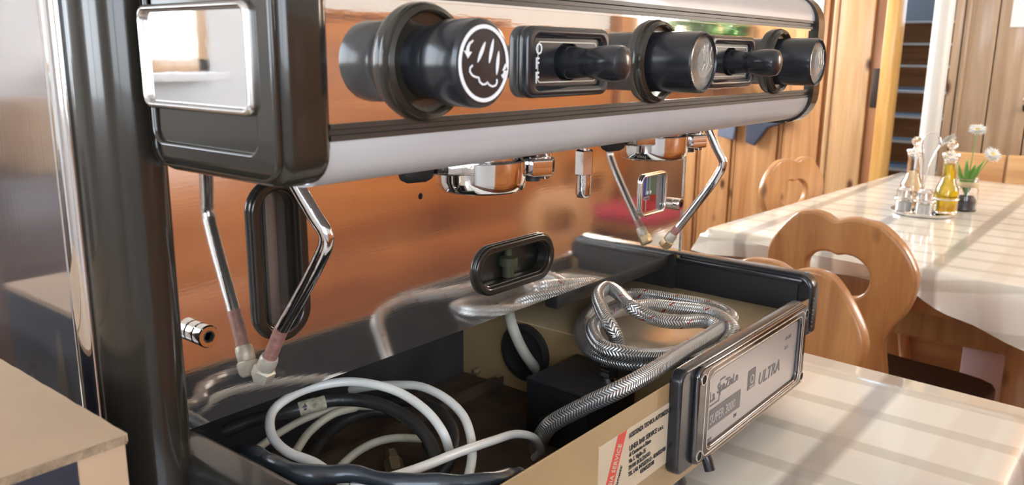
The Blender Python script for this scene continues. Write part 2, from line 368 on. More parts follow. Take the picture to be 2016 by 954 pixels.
box('jamb', (3.84, .598, FZ), (3.97, .652, 1.3), pine_y, dr, .005)
box('lintel', (3.86, .0, 1.25), (3.95, .87, 1.55), pine_lt, dr, .005)
# narrow grey-brown pine partition right of the white pole
wr = empty('wall_partition', kind='structure')
gy = [.262, .228, .112, -.02, -.17, -.32, -.5, -.68, -.86, -1.04, -1.22, -1.40, -1.58, -1.75]
for a, b in zip(gy[:-1], gy[1:]): box('plank', (3.35, b + .002, FZ), (3.38, a - .002, 1.55), pine_gr if b > -.6 else pine, wr, .003)
box('backing', (3.38, -1.75, FZ), (3.42, .26, 1.55), pine_gr, wr)
box('batten', (3.342, .205, FZ), (3.35, .22, 1.55), pine_gr, wr, .003)
# stairwell beyond the doorway
wsb = box('wall_stairwell', (5.95, -.5, FZ), (6.0, 2.0, 1.55), mat('blue grey wall', (.30, .32, .35), .8)); tag(wsb, kind='structure')
ws2 = box('wall_stair_side', (3.97, 1.25, FZ), (5.95, 1.3, 1.55), plaster); tag(ws2, kind='structure')
ws3 = box('wall_stair_inner', (3.97, -.35, FZ), (5.95, -.3, 1.55), plaster); tag(ws3, kind='structure')
# left, back and front walls
wb = empty('wall_back', kind='structure')
for a, b, c, d in ((-3.5, 4.0, FZ, .17), (-3.5, 4.0, 1.12, 1.55), (-1.08, 1.6, .17, 1.12), (3.5, 4.0, .17, 1.12), (-3.5, -1.62, .17, 1.12)):
    box('wall_panel', (a, 2.5, c), (b, 2.55, d), plaster, wb)
wl = empty('wall_left', kind='structure')
for a, b, c, d in ((-1.8, 2.6, FZ, 0), (-1.8, 2.6, 1.1, 1.55), (-1.8, -.6, 0, 1.1), (1.3, 2.6, 0, 1.1)):
    box('wall_panel', (-3.45, a, c), (-3.40, b, d), plaster, wl)
wf = empty('wall_front', kind='structure')
for a, b, c, d in ((-.28, 2.76, FZ, 1.55), (-3.5, -2.34, FZ, 1.55), (-2.34, -.28, FZ, .1), (-2.34, -.28, 1.1, 1.55), (3.85, 4.0, FZ, 1.55), (2.76, 3.85, FZ, .15), (2.76, 3.85, 1.05, 1.55)):
    box('wall_panel', (a, -1.75, c), (b, -1.70, d), plaster, wf)
for z0, z1 in ((FZ, -.76), (-.76, -.42), (-.42, -.03), (-.03, .345)):
    box('plank', (-.2, -1.70, z0 + .003), (2.62, -1.67, z1 - .003), pine_h, wf, .004)
    box('plank', (2.80, -1.70, z0 + .003), (3.98, -1.67, min(z1, .12) - .003), pine_h, wf, .004)
box('trim_cap', (-.2, -1.71, .345), (1.95, -1.65, .36), pine_h, wf, .004)
box('post', (2.63, -1.70, FZ), (2.78, -1.64, 1.55), wood('post pine', (.55, .24, .08), (.33, .12, .035), 'Z'), wf, .006)
for nm, fr in (('window_1', [(-1.62, -1.08, .17, 1.12, 'y', 2.50)]), ('window_2', [(-.6, 1.3, 0, 1.1, 'x', -3.41)]), ('window_3', [(2.78, 3.85, .15, 1.05, 'y', -1.72)]), ('added_window_5', [(1.6, 3.5, .1, 1.12, 'y', 2.50)]), ('added_window_4', [(-2.34, -.28, .1, 1.1, 'y', -1.72)])):  # front and right back windows are unseen, added to let in fill light
    a, b, c, d, ax, p = fr[0]; wn = empty(nm, kind='structure')
    m_ = (a + b) / 2
    for q in ((a, a + .05, c, d), (b - .05, b, c, d), (m_ - .03, m_ + .03, c, d), (a, b, c, c + .05), (a, b, d - .05, d)):
        if ax == 'y': box('window_frame', (q[0], p - .02, q[2]), (q[1], p + .02, q[3]), pine_lt, wn, .004)
        else: box('window_frame', (p - .02, q[0], q[2]), (p + .02, q[1], q[3]), pine_lt, wn, .004)
    if ax == 'y': box('window_sill', (a + .0, p - (.16 if p > 0 else .02), c - .03), (b - .0, p + (.02 if p > 0 else .30), c), plaster, wn, .004)
# trees outside the garden window, seen only in the polished surfaces
def leafball(name, c, r, m, parent, n=140, s=.05):
    vs = []; fs = []
    for i in range(n):
        d = Vector((random.gauss(0, 1), random.gauss(0, 1), random.gauss(0, 1))).normalized() * r * random.uniform(.55, 1)
        u, v, q = frame_axes((random.gauss(0, 1), random.gauss(0, 1), random.gauss(0, 1))); p = Vector(c) + d; k = len(vs)
        vs += [p - u * s, p + v * s * .5, p + u * s, p - v * s * .5]; fs.append((k, k + 1, k + 2, k + 3))
    return tag(mesh(name, vs, fs, m, parent, 0), kind='stuff')
leafm = mat('dark green leaves', (.035, .075, .025), .5, var=.4, vscale=6)
for i, (x, y, r) in enumerate(((-1.55, 6.0, .8), (-4.6, 7.5, 1.1))):
    t = empty('garden_tree', 'dark green garden tree outside the back window, %s' % ('nearer and lower' if i == 0 else 'farther and taller'), 'tree', (x, y, FZ))
    lathe('trunk', (x, y, FZ), (0, 0, 1), [(.09, 0), (.06, 1.0)], stairw, t, 10); leafball('crown', (x, y, .15 + r * .2), r, leafm, t, 900, .13)
gr = tag(box('ground', (-12, 2.7, FZ - .2), (6, 20, FZ - .1), mat('lawn', (.10, .14, .05), .9, var=.3)), kind='structure')

# staircase: wooden boards, blue daylight on the tread edges put into their pale colour
st = empty('wooden_stair', 'brown wooden stair with daylight painted pale on its nosings, seen through the doorway', 'stair', (4.7, .5, FZ))
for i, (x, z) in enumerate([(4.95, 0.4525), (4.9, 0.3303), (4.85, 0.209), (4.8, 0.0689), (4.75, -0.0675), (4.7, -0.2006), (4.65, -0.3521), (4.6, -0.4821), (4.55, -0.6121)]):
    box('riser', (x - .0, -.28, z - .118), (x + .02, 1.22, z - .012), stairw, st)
    box('tread', (x - .012, -.28, z - .012), (x + .20, 1.22, z), mat('painted nosing light', (.62, .70, .80), .25, 0, coat=.5), st, .002)  # pale blue tread colour stands in for daylight on the edges
pole = tag(lathe('support_pole', (3.30, .290, FZ), (0, 0, 1), [(.036, 0), (.036, 2.46)], polem, seg=28), 'round white painted pole rising beside the doorway', 'pole')
# paper notices and hook
tag(box('paper_notice', (3.343, -.16, .365), (3.346, .072, .66), mat('white paper', (.80, .80, .80), .6)), 'white paper sheet pinned high on the grey pine wall', 'paper')
tag(box('wall_poster', (3.892, .955, .30), (3.896, 1.35, .95), mat('pale poster', (.72, .74, .78), .6)), 'pale blank sheet on the pine wall behind the machine top', 'poster')
hk = empty('coat_hook', 'small dark hook with a bright knob on the grey pine wall', 'hook', (3.35, -.012, .09))
tube('hook_arm', [(3.35, -.016, .07), (3.325, -.016, .068), (3.315, -.016, .085)], .008, blackm, hk, 4, 10); lathe('knob', (3.318, -.014, .105), (1, 0, 0), [(0, -.009), (.009, -.005), (.010, 0), (.008, .006), (0, .010)], chrome, hk, 14)

# corner bench behind the far table
bn = empty('corner_bench', 'honey pine corner bench with panelled back behind the far table', 'bench', (3.15, -.5, FZ))
box('back_panel', (3.10, -.010, -.52), (3.125, .185, -.082), pine_by, bn, .006)
box('back_panel', (3.10, -.60, -.52), (3.125, -.016, -.080), pine_by, bn, .006)
box('back_panel', (3.10, -1.2, -.52), (3.125, -.606, -.080), pine_by, bn, .006)
box('bench_seat', (2.72, -1.2, -.50), (3.10, .19, -.465), pine_by, bn, .006)
box('bench_front', (2.78, -1.2, FZ), (2.80, .19, -.50), pine_by, bn)

# dark clothes hanging on the wall
def cloth_hang(name, pts, x, m, label, cat, grp=None):
    lp = smoothloop(pts, 1); o = plate(name, [lp], .03, .008, m, YZ(x)); return tag(o, label, cat, grp)
navyc = mat('navy cloth', (.045, .055, .085), .9, bump=.5, bscale=40, var=.15)
slatec = mat('slate cloth', (.13, .15, .20), .9, bump=.5, bscale=40, var=.15)
cloth_hang('hanging_cloth', [(1.44, .05), (1.44, -.165), (1.35, -.180), (1.325, .05)], 3.86, slatec, 'slate blue cloth hanging on the pine wall, left of the navy one', 'cloth')
cloth_hang('hanging_jacket', [(1.285, .05), (1.285, -.185), (1.235, -.200), (1.20, -.150), (1.17, -.105), (1.10, -.080), (1.09, .05)], 3.86, navyc, 'navy jacket hanging on the pine wall under the machine head', 'jacket')

# ================================================================== TABLES
def cloth_table(corners, z, drop, wob, m, name, label):
    """thin cloth: top grid plus hanging skirt with folds, UV in metres"""
    A, B, C_, D = [Vector((x, y, 0)) for x, y in corners]; N = 40
    vs = []; fs = []; uv = []
    for j in range(N + 1):
        for i in range(N + 1):
            s, t = i / N, j / N; p = A.lerp(B, s).lerp(D.lerp(C_, s), t); vs.append((p.x, p.y, z)); uv.append((p.x, p.y))
    for j in range(N):
        for i in range(N): a = j * (N + 1) + i; fs.append((a, a + 1, a + N + 2, a + N + 1))
    ring = [A, B, C_, D]; cen = (A + B + C_ + D) / 4; K = 40; prev = None; R = 9
    loop = []
    for e in range(4):
        for k in range(K): loop.append((ring[e].lerp(ring[(e + 1) % 4], k / K), e, k / K))
    start = len(vs)
    for lp, (p, e, t) in enumerate(loop):
        a, b = ring[e], ring[(e + 1) % 4]; nrm = (b - a).cross(Vector((0, 0, 1))).normalized()
        if nrm.dot(p - cen) < 0: nrm = -nrm
        if t < .001:
            c0 = ring[e - 1]; n2 = (a - c0).cross(Vector((0, 0, 1))).normalized()
            if n2.dot(a - cen) < 0: n2 = -n2
            nrm = (nrm + n2).normalized()
        cw = 1 - min(t, 1 - t) * 2
        for r in range(R):
            q = r / (R - 1); d = drop(e, t) * q
            out = .010 * min(1, q * 5) + wob * q * q * (math.sin(t * 23 + e * 2) + .6 * math.sin(t * 41 + e)) * .5 + .03 * q * cw ** 6
            zz = z - d if r else z
            if r == 1: zz = z - .010
            P_ = p + nrm * ((out if r > 1 else .006) if r else 0); vs.append((P_.x, P_.y, zz)); uv.append((p.x + nrm.x * d, p.y + nrm.y * d))
    n = len(loop)
    for k in range(n):
        for r in range(R - 1):
            a = start + k * R + r; b = start + ((k + 1) % n) * R + r; fs.append((a, b, b + 1, a + 1))
    me = bpy.data.meshes.new(name); me.from_pydata(vs, [], fs); me.update()
    u = me.uv_layers.new(name='UVMap')
    for poly in me.polygons:
        for li, vi in zip(poly.loop_indices, poly.vertices): u.data[li].uv = uv[vi]
    bm = bmesh.new(); bm.from_mesh(me); bmesh.ops.remove_doubles(bm, verts=bm.verts, dist=.0005); bmesh.ops.recalc_face_normals(bm, faces=bm.faces); bm.to_mesh(me); bm.free()
    o = link(name, me, m, None, 60); return tag(o, label, 'tablecloth')
near_m = checked_cloth('near checked oilcloth', .823, -.245)
far_m = checked_cloth('far checked oilcloth', 1.78, -.135)
cloth_table(((-1.05, -.405), (.862, -.405), (.925, .62), (-1.05, .62)), TZ, lambda e, t: .16, .008, near_m, 'tablecloth', 'glossy cream checked oilcloth under the coffee machine')
nt_ = empty('dining_table', 'pine dining table carrying the coffee machine and boxes', 'table', (0, .1, FZ))
box('tabletop', (-1.0, -.39, TZ - .035), (.85, .60, TZ - .003), pine_ch, nt_, .004)
for x, y in ((-.9, -.3), (.74, -.3), (-.9, .5), (.78, .5)): box('leg', (x - .035, y - .035, FZ), (x + .035, y + .035, TZ - .035), pine_ch, nt_, .004)
box('apron', (-.9, -.31, TZ - .12), (.74, -.285, TZ - .035), pine_ch, nt_)
def fdrop(e, t):
    if e == 0:                                  # near edge: short overhang that grows towards the right of the photo
        K = ((0, .055), (.3, .045), (.58, .042), (.68, .080), (.76, .100), (.84, .112), (1, .13))
        for (a, p), (b, q) in zip(K[:-1], K[1:]):
            if t <= b: return p + (q - p) * (t - a) / (b - a)
    return .12
cloth_table(((1.60, .39), (1.46, -.46), (2.93, -.56), (3.03, .31)), TZ, fdrop, .018, far_m, 'tablecloth', 'cream checked oilcloth on the far table with the cruet stand')
ft = empty('dining_table', 'pine dining table by the wall carrying the cruet stand', 'table', (2.25, -.05, FZ))
box('tabletop', (1.63, -.43, TZ - .035), (2.9, .28, TZ - .003), pine_ch, ft, .004)
for x in (1.82, 2.72):
    box('trestle_rail', (x, -.38, -.405), (x + .05, .24, -.30), pine_ch, ft, .005)
    for y in (-.37, .17): box('leg', (x - .01, y, FZ), (x + .06, y + .12, TZ - .035), pine_ch, ft, .006)
plate('apron', [[(1.655, .27), (1.535, -.40), (1.555, -.40), (1.675, .27)]], .075, .002, pine_ch, XY(-.238), ft, 1, smooth=0)
box('stretcher', (1.86, -.09, -.75), (2.72, -.05, -.66), pine_ch, ft, .005)
pb = empty('cardboard_box', 'tall pale pink block standing in for light on the floor under the far table', 'box', (2.06, -.2, FZ))  # added block; its pink colour stands in for light falling on the floor
pk = mat('pale pink floor light', (.66, .50, .49), .7)
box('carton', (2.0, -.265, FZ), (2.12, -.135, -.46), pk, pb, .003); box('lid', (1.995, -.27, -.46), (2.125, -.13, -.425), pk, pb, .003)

# ================================================================== HEART-BACKED CHAIRS
OUT = smoothloop([(-.010, -.012), (.018, -.004), (.045, -.003), (.082, -.010), (.120, -.040), (.146, -.080), (.153, -.115), (.140, -.165), (.112, -.212), (.100, -.245), (.106, -.300), (.118, -.400),
                  (.120, -.440), (-.120, -.440), (-.118, -.400), (-.106, -.300), (-.100, -.245), (-.112, -.212), (-.140, -.165), (-.153, -.115), (-.146, -.080), (-.120, -.040), (-.088, -.008), (-.060, 0.000), (-.032, -.003)], 5)
HOLE = smoothloop([(0, -.082), (.018, -.078), (.040, -.082), (.060, -.098), (.066, -.120), (.058, -.146), (.036, -.163), (0, -.168), (-.036, -.163), (-.058, -.146), (-.066, -.120), (-.060, -.098), (-.040, -.082), (-.018, -.078)], 5)
def chair(label, loc, rz, ztop, tilt=.10, hole=True, seatm=None):
    t = empty('heart_back_chair', label, 'chair', (0, 0, 0), 'heart-backed pine chairs')
    # local: back plane in XZ at y=0, front of the chair toward +y, floor at FZ
    M_ = Matrix.Translation((0, 0, ztop)) @ Matrix.Translation((0, 0, -.44)) @ Matrix.Rotation(tilt, 4, 'X') @ Matrix.Translation((0, 0, .44))
    plate('backrest', [OUT, HOLE] if hole else [OUT], .026, .006, pine_ch, M_ @ XZ(0), t, 3)
    plate('seat', [smoothloop([(-.17, .02), (.17, .02), (.20, .20), (.185, .38), (0, .40), (-.185, .38), (-.20, .20)], 5)], .03, .006, seatm or pine_ch, XY(-.47), t, 2)
    for x, y, sx_, sy_ in ((-.14, .06, -.05, -.06), (.14, .06, .05, -.06), (-.14, .34, -.05, .05), (.14, .34, .05, .05)):
        tube('leg', [(x, y, -.485), (x + sx_, y + sy_, FZ)], .017, pine_ch, t, 1, 10)
    t.location = loc; t.rotation_euler = (0, 0, rz); return t
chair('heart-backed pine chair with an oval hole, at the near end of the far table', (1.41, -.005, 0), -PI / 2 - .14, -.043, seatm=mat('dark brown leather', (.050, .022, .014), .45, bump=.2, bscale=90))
chair('heart-backed pine chair behind the right end of the machine base', (1.06, -.010, 0), PI / 2 - .25, -.083, .02, False)
chair('small-looking pale pine chair on the far side of the far table', (2.56, .53, 0), 2.79, -.088, .05)
chair('heart-backed pine chair by the front wall, seen mirrored in the backsplash', (2.05, -1.15, 0), .3, -.2)
chair('heart-backed pine chair with the raspberry cushion, against the front wall', (2.90, -1.55, 0), -.05, -.2)
tag(plate('seat_cushion', [smoothloop([(-.15, .05), (.15, .05), (.17, .20), (.15, .35), (0, .365), (-.15, .35), (-.17, .20)], 5)], .05, .02, mat('raspberry cloth', (.60, .07, .13), .85, bump=.3, bscale=60), Matrix.Translation((2.90, -1.55, -.428)), None, 4), 'raspberry red cushion on a chair by the front wall', 'cushion')

# ================================================================== CRUET STAND, BOTTLES, FLOWERS
CX, CY = 2.18, .035
cs = empty('cruet_stand', 'round chrome cruet stand with a tall loop handle on the far table', 'cruet stand', (CX, CY, TZ))
lathe('tray', (CX, CY, TZ), (0, 0, 1), [(.070, 0), (.078, .002), (.082, .010), (.079, .010), (.076, .005), (0, .005)], chrome, cs, 48)
hd = [(CX, CY + .008, TZ + .006), (CX, CY + .012, TZ + .10), (CX, CY + .016, TZ + .150), (CX, CY + .022, TZ + .190), (CX, CY + .016, TZ + .212), (CX, CY, TZ + .221), (CX, CY - .016, TZ + .212), (CX, CY - .022, TZ + .190), (CX, CY - .010, TZ + .16), (CX, CY + .004, TZ + .10), (CX, CY + .004, TZ + .006)]
tube('handle', hd, .0025, chrome, cs, 6, 8)
rg = []
for x, y, r in ((2.235, .085, .033), (2.205, -.012, .033), (2.135, .075, .026), (2.12, .022, .026)):
    tube('ring', [(x + r * math.cos(a * PI / 8), y + r * math.sin(a * PI / 8), TZ + .045) for a in range(17)], .002, chrome, cs, 1, 6)
def bottle(x, y, liquid, label, fill):
    b = empty('glass_bottle', label, 'bottle', (x, y, TZ + .006), 'cruet bottles')
    z = TZ + .006
    lathe('bottle_body', (x, y, z), (0, 0, 1), [(.0, .0), (.029, .0), (.031, .004), (.031, .05), (.028, .068), (.020, .085), (.0165, .10), (.0165, .135), (.020, .150), (.023, .153), (.021, .154), (.0145, .135), (.0145, .10), (.018, .085), (.026, .068), (.029, .05), (.029, .006), (0, .004)], glass, b, 32)
    lathe('liquid', (x, y, z), (0, 0, 1), [(0, .005), (.0285, .006), (.0285, .05), (.0255, .068), (.0178, .085), (.0142, .10)] + ([(.0142, fill), (0, fill)] if fill > .1 else [(0, .10)]), liquid, b, 32)
    lathe('stopper', (x, y, z), (0, 0, 1), [(0, .140), (.013, .145), (.024, .157), (.023, .161), (.008, .163), (.006, .170), (.012, .178), (.013, .186), (.008, .195), (0, .198)], glass, b, 24)
oil = mat('olive oil', (.90, .66, .0), .05, 0, trans=.8, ior=1.47); vin = mat('vinegar', (.80, .62, .40), .05, 0, trans=.92, ior=1.34)
bottle(2.205, -.012, oil, 'glass bottle of golden olive oil with glass stopper', .133)
bottle(2.235, .085, vin, 'glass bottle of pale vinegar with round stopper', .104)
salt = mat('salt', (.75, .72, .68), .7)
for x, y, lb in ((2.135, .075, 'glass salt shaker with metal cap, left one in the cruet stand'), (2.12, .022, 'glass shaker with metal cap, right one in the cruet stand')):
    s = empty('shaker', lb, 'shaker', (x, y, TZ + .006), 'shakers in the cruet stand'); z = TZ + .006
    lathe('jar', (x, y, z), (0, 0, 1), [(0, 0), (.020, 0), (.022, .003), (.022, .042), (.019, .046), (.018, .046), (.0205, .041), (.0205, .005), (0, .003)], glass, s, 24)
    lathe('contents', (x, y, z), (0, 0, 1), [(0, .004), (.020, .005), (.020, .030), (0, .033)], salt, s, 24)
    lathe('cap', (x, y, z), (0, 0, 1), [(.0215, .044), (.0215, .062), (.016, .068), (0, .069)], chrome_worn, s, 24)
fx, fy = 2.31, -.040
fv = empty('flower_jar', 'small glass jar with dark pebbles and a raffia tie holding white daisies', 'jar', (fx, fy, TZ))
lathe('jar', (fx, fy, TZ), (0, 0, 1), [(0, 0), (.028, 0), (.031, .004), (.031, .060), (.026, .070), (.028, .090), (.029, .092), (.026, .090), (.024, .070), (.029, .060), (.029, .006), (0, .004)], glass, fv, 28)
lathe('pebbles', (fx, fy, TZ), (0, 0, 1), [(0, .005), (.027, .006), (.028, .03), (.02, .042), (0, .045)], mat('dark pebbles', (.05, .05, .06), .4, bump=1, bscale=150), fv, 20)
lathe('raffia_tie', (fx, fy, TZ), (0, 0, 1), [(.0275, .068), (.0295, .071), (.0295, .079), (.0275, .082)], mat('raffia', (.55, .44, .27), .8), fv, 20)
stem = mat('flower stem', (.16, .30, .07), .5); leaf = mat('daisy leaf', (.14, .32, .05), .45); petal = mat('white petal', (.85, .85, .82), .6); eye = mat('yellow eye', (.75, .55, .12), .8)
for k, (dx, dy, h, nx, ny, lb) in enumerate(((.02, -.004, .222, -.35, -.12, 'tallest one, standing straight up'), (-.01, -.052, .160, -.5, -.75, 'drooping to the right'), (.0, .060, .190, .1, .8, 'leaning left behind the oil bottle'))):
    f_ = empty('daisy', 'white daisy in the glass jar, %s' % lb, 'flower', (fx, fy, TZ + .04), 'daisies in the jar')
    tp = Vector((fx + dx, fy + dy, TZ + h))
    tube('stem', [(fx, fy, TZ + .035), (fx + dx * .3, fy + dy * .3, TZ + h * .55), tp], .0015, stem, f_, 6, 6)
    u, v, n_ = frame_axes((nx, ny, 1)); vs = []; fs = []
    for lay in range(3):
        for q in range(20):
            a = 2 * PI * (q + lay / 3) / 20; d = u * math.cos(a) + v * math.sin(a); e = u * -math.sin(a) + v * math.cos(a); b0 = len(vs)
            c0 = tp + n_ * (.001 + lay * .0015); up = (-.004, .001, .006)[lay] + random.uniform(-.002, .002)
            vs += [c0 + d * .003, c0 + d * .014 - e * .003 + n_ * (up * .6 + .002), c0 + d * .024 + n_ * up, c0 + d * .014 + e * .003 + n_ * (up * .6 + .002)]; fs.append((b0, b0 + 1, b0 + 2, b0 + 3))
    mesh('petals', vs, fs, petal, f_, 0); lathe('eye', tp + n_ * .003, n_, [(.007, 0), (.006, .003), (0, .005)], eye, f_, 12)
def blade(parent, pts, wd, m):
    P_ = catmull(pts, 6); vs = []; fs = []
    for i, p in enumerate(P_):
        t = i / (len(P_) - 1); w_ = wd * math.sin(PI * min(1, .12 + t * .88)) ; s_ = Vector((0, 1, 0)); vs += [p - s_ * w_, p + Vector((-.002, 0, 0)), p + s_ * w_]
    for i in range(len(P_) - 1):
        a = i * 3; fs += [(a, a + 1, a + 4, a + 3), (a + 1, a + 2, a + 5, a + 4)]
    return mesh('leaf', vs, fs, m, parent, 60)
for pts in ([(0, .003, .05), (-.004, .016, .09), (0, .030, .135)], [(0, 0, .05), (-.006, .004, .10), (-.004, .008, .150)], [(0, -.003, .05), (-.004, -.014, .10), (0, -.036, .150)], [(0, .0, .05), (.004, -.006, .10), (0, -.014, .135)]):
    blade(fv, [(fx + a, fy + b, TZ + c) for a, b, c in pts], .007, leaf)

# ================================================================== THE COFFEE MACHINE
cm = empty('espresso_machine', 'two-group espresso machine with polished backsplash and opened beige base tray', 'coffee machine', (.33, .2, TZ))
# ---- backsplash
HOLES = [rrect(.0620, .0500, .0970, .1575, .017, 8), rrect(.2965, .0320, .4065, .0680, .017, 8), circ(.2238, .1328, .0027, 16), rrect(.5905, .0635, .6475, .1095, .008)]
bs = plate('backsplash', [rrect(.0005, 0, .7, .23, .0005, 1)] + HOLES, .0016, 0, mirror, XZ(.0008), cm, smooth=0)
tag(bs, 'polished steel backsplash sheet reflecting the pine wall')
box('sheet_edge', (.6985, -.0015, 0), (.7005, .003, .21), chrome_worn, cm)
def grommet(cx, cz, wx, wz, lb, fillm):
    def ov(d): return rrect(cx - wx / 2 + d, cz - wz / 2 + d, cx + wx / 2 - d, cz + wz / 2 - d, min(wx, wz) / 2 - d - .0004, 14)
    o = plate('port_frame', [ov(0), ov(.0080)], .0056, .0024, brownp, XZ(-.0024), cm, 4); tag(o, lb)
    plate('inner_lip', [ov(.0070), ov(.0092)], .012, .0006, brownp, XZ(.0045), o, 2)
    box('recess', (cx - wx / 2 + .004, .012, cz - wz / 2 + .004), (cx + wx / 2 - .004, .016, cz + wz / 2 - .004), fillm, o)
    return o
g1 = grommet(.0795, .1037, .0475, .120, 'upright oval port with dark brown frame', mat('sight glass back', (.085, .065, .05), .25, 0, coat=.6))
box('sight_bar', (.0745, .006, .050), (.0845, .012, .158), mat('brown bar', (.13, .105, .085), .3, 0, coat=.4), g1, .003)
g2 = grommet(.3515, .0500, .1225, .0490, 'lying oval port with dark brown frame', mat('murky glass', (.008, .009, .007), .3))
lathe('valve', (.3515, .008, .035), (0, 0, 1), [(.006, 0), (.006, .012), (.010, .012), (.010, .020), (.004, .022), (.004, .03)], mat('verdigris', (.05, .05, .025), .6, .3, var=.4), g2, 16)
# small screw hole backing
lathe('screw_hole', (.2238, .004, .1328), (0, -1, 0), [(.0032, 0), (.0032, .0015)], blackm, cm, 16)
# pressure gauge window
gz = empty('pressure_gauge', None, None, (.619, 0, .0865)); par(gz, cm)
plate('gauge_bezel', [rrect(.5875, .0605, .6505, .1125, .010), rrect(.5915, .0645, .6465, .1085, .007)], .005, .0018, chrome, XZ(-.0012), gz, 3)
box('gauge_case', (.590, .0045, .062), (.650, .0060, .112), mat('grey dial', (.50, .50, .50), .4), gz)
box('blue_field', (.5915, .0030, .084), (.612, .0040, .1095), mat('dial blue', (.06, .16, .55), .4), gz)
box('green_field', (.612, .0030, .084), (.634, .0040, .1095), mat('dial green', (.16, .30, .20), .4), gz)
box('red_field', (.5915, .0030, .0635), (.634, .0040, .084), mat('dial red', (.62, .035, .03), .4), gz)
for x in (.6085, .6155):
    box('needle', (x - .0006, .0018, .089), (x + .0006, .0028, .1095), whitep, gz); lathe('needle_tip', (x, .0028, .0885), (0, -1, 0), [(.0026, 0), (.0026, .002), (0, .003)], whitep, gz, 12)
box('tick', (.6077, .0020, .066), (.6085, .0029, .080), whitep, gz)
plate('dial_tag', [rrect(.6025, .0795, .6155, .0838, .0018)], .001, 0, whitep, XZ(.0022), gz)
text('SCALA', .0036, XZ(.0015) @ Matrix.Translation((.6035, .0804, 0)), blackprint, gz, th=.0001)
plate('gauge_glass', [rrect(.5915, .0645, .6465, .1085, .006)], .0006, 0, glass, XZ(.0008), gz, smooth=0)
# stand-off bolts
for x, z in ((.0128, .0664), (.6696, .0677)):
    b = lathe('standoff_bolt', (x, 0, z), (0, -1, 0), [(.0076, 0), (.0076, .0035), (.0066, .0045), (.0076, .0055), (.0078, .0125), (.0070, .0135), (.0042, .0135), (.0042, .0095), (0, .0095)], chrome, cm, 28)
    lathe('hex_socket', (x, 0, z), (0, -1, 0), [(.0044, .0100), (.0044, .0137), (.0036, .0137), (.0036, .0100)], mat('socket dark', (.12, .11, .10), .4, .8), b, ngon=6)

# ---- left column, side sheet and body
colp = [(-.0555, .012), (-.0560, -.003), (-.0555, -.016), (-.0520, -.027), (-.0455, -.0355), (-.0370, -.0400), (-.0280, -.0405), (-.0200, -.0370), (-.0150, -.0300), (-.0125, -.0200), (-.0115, -.0100), (-.0110, .004), (-.0110, .012)]
cl = vprism('side_column', [(x, y) for x, y in (lambda q: [(a.x, a.y) for a in catmull([(x, y, 0) for x, y in q], 4)])(colp)], -.150, .33, brownp, cm, 50)
tag(cl, 'glossy dark brown corner column')
vprism('column_trim', [(-.0575 + .0045 * math.cos(a * PI / 8), .006 + .0110 * math.sin(a * PI / 8)) for a in range(16)], -.150, .33, chrome, cm, 60)
box('gap_strip', (-.0115, .0005, -.02), (.0008, .004, .25), blackm, cm)
tag(box('side_sheet', (-.0560, .004, -.150), (-.0535, .46, .33), sidem, cm), 'rubbed steel side sheet left of the column')
box('side_sheet', (.700, .004, -.020), (.7025, .46, .33), sidem, cm)
box('back_sheet', (-.054, .457, -.150), (.70, .46, .33), sidem, cm); box('top_sheet', (-.054, .0, .326), (.70, .46, .330), chrome_worn, cm)
box('cup_tray_rail', (.30, -.10, .318), (.66, -.092, .330), blackm, cm, .003)

# ---- head (bar over the groups)
XL, XR = -.0065, .6440
def rail(sign, zc, name):
    # outer curved grey rail: quarter round on the front, sign=+1 top, -1 bottom
    r = .026; yc = -.1455; a = [(yc - r * math.cos(math.radians(t)), zc + sign * r * math.sin(math.radians(t))) for t in range(0, 91, 9)]
    b_ = [(yc + .10, zc + sign * r), (yc + .10, zc + sign * (r - .003))]
    c_ = [(yc - (r - .003) * math.cos(math.radians(t)), zc + sign * (r - .003) * math.sin(math.radians(t))) for t in range(90, -1, -9)]
    return prism(name, a + b_ + c_, XL, XR, greyrail, cm, 40)
tag(rail(1, .2880, 'top_rail'), 'light grey rounded top rail'); tag(rail(-1, .2090, 'bottom_rail'), 'light grey rounded bottom rail')
def strip(z0, z1, nm):
    d = .0012; pr = [(-.160, z0), (-.1722, z0), (-.1722, z0 + (z1 - z0) * .30), (-.1705, z0 + (z1 - z0) * .36), (-.1705, z0 + (z1 - z0) * .64), (-.1722, z0 + (z1 - z0) * .70), (-.1722, z1), (-.160, z1)]
    return prism(nm, pr, XL, XR, mat('dark trim', (.040, .034, .028), .35), cm, 20)
strip(.2795, .2885, 'upper_trim_strip'); strip(.2085, .2170, 'lower_trim_strip')
tag(box('face_sheet', (XL, -.1712, .2165), (XR, -.169, .2800), facem, cm), 'mirror-polished face sheet')
box('face_lip', (XL, -.1722, .2780), (XR, -.1705, .2796), chrome, cm)
box('head_floor', (XL, -.140, .196), (XR, .0, .199), blackm, cm)
box('head_back', (XL, -.03, .199), (XR, -.0285, .32), blackm, cm)
# right end cap: thin dark rim with rounded profile
prism('right_end_cap', rrect(-.1765, .1790, -.020, .3170, [.012, .034, .034, .012], 8), XR, XR + .018, brownp, cm, 40)
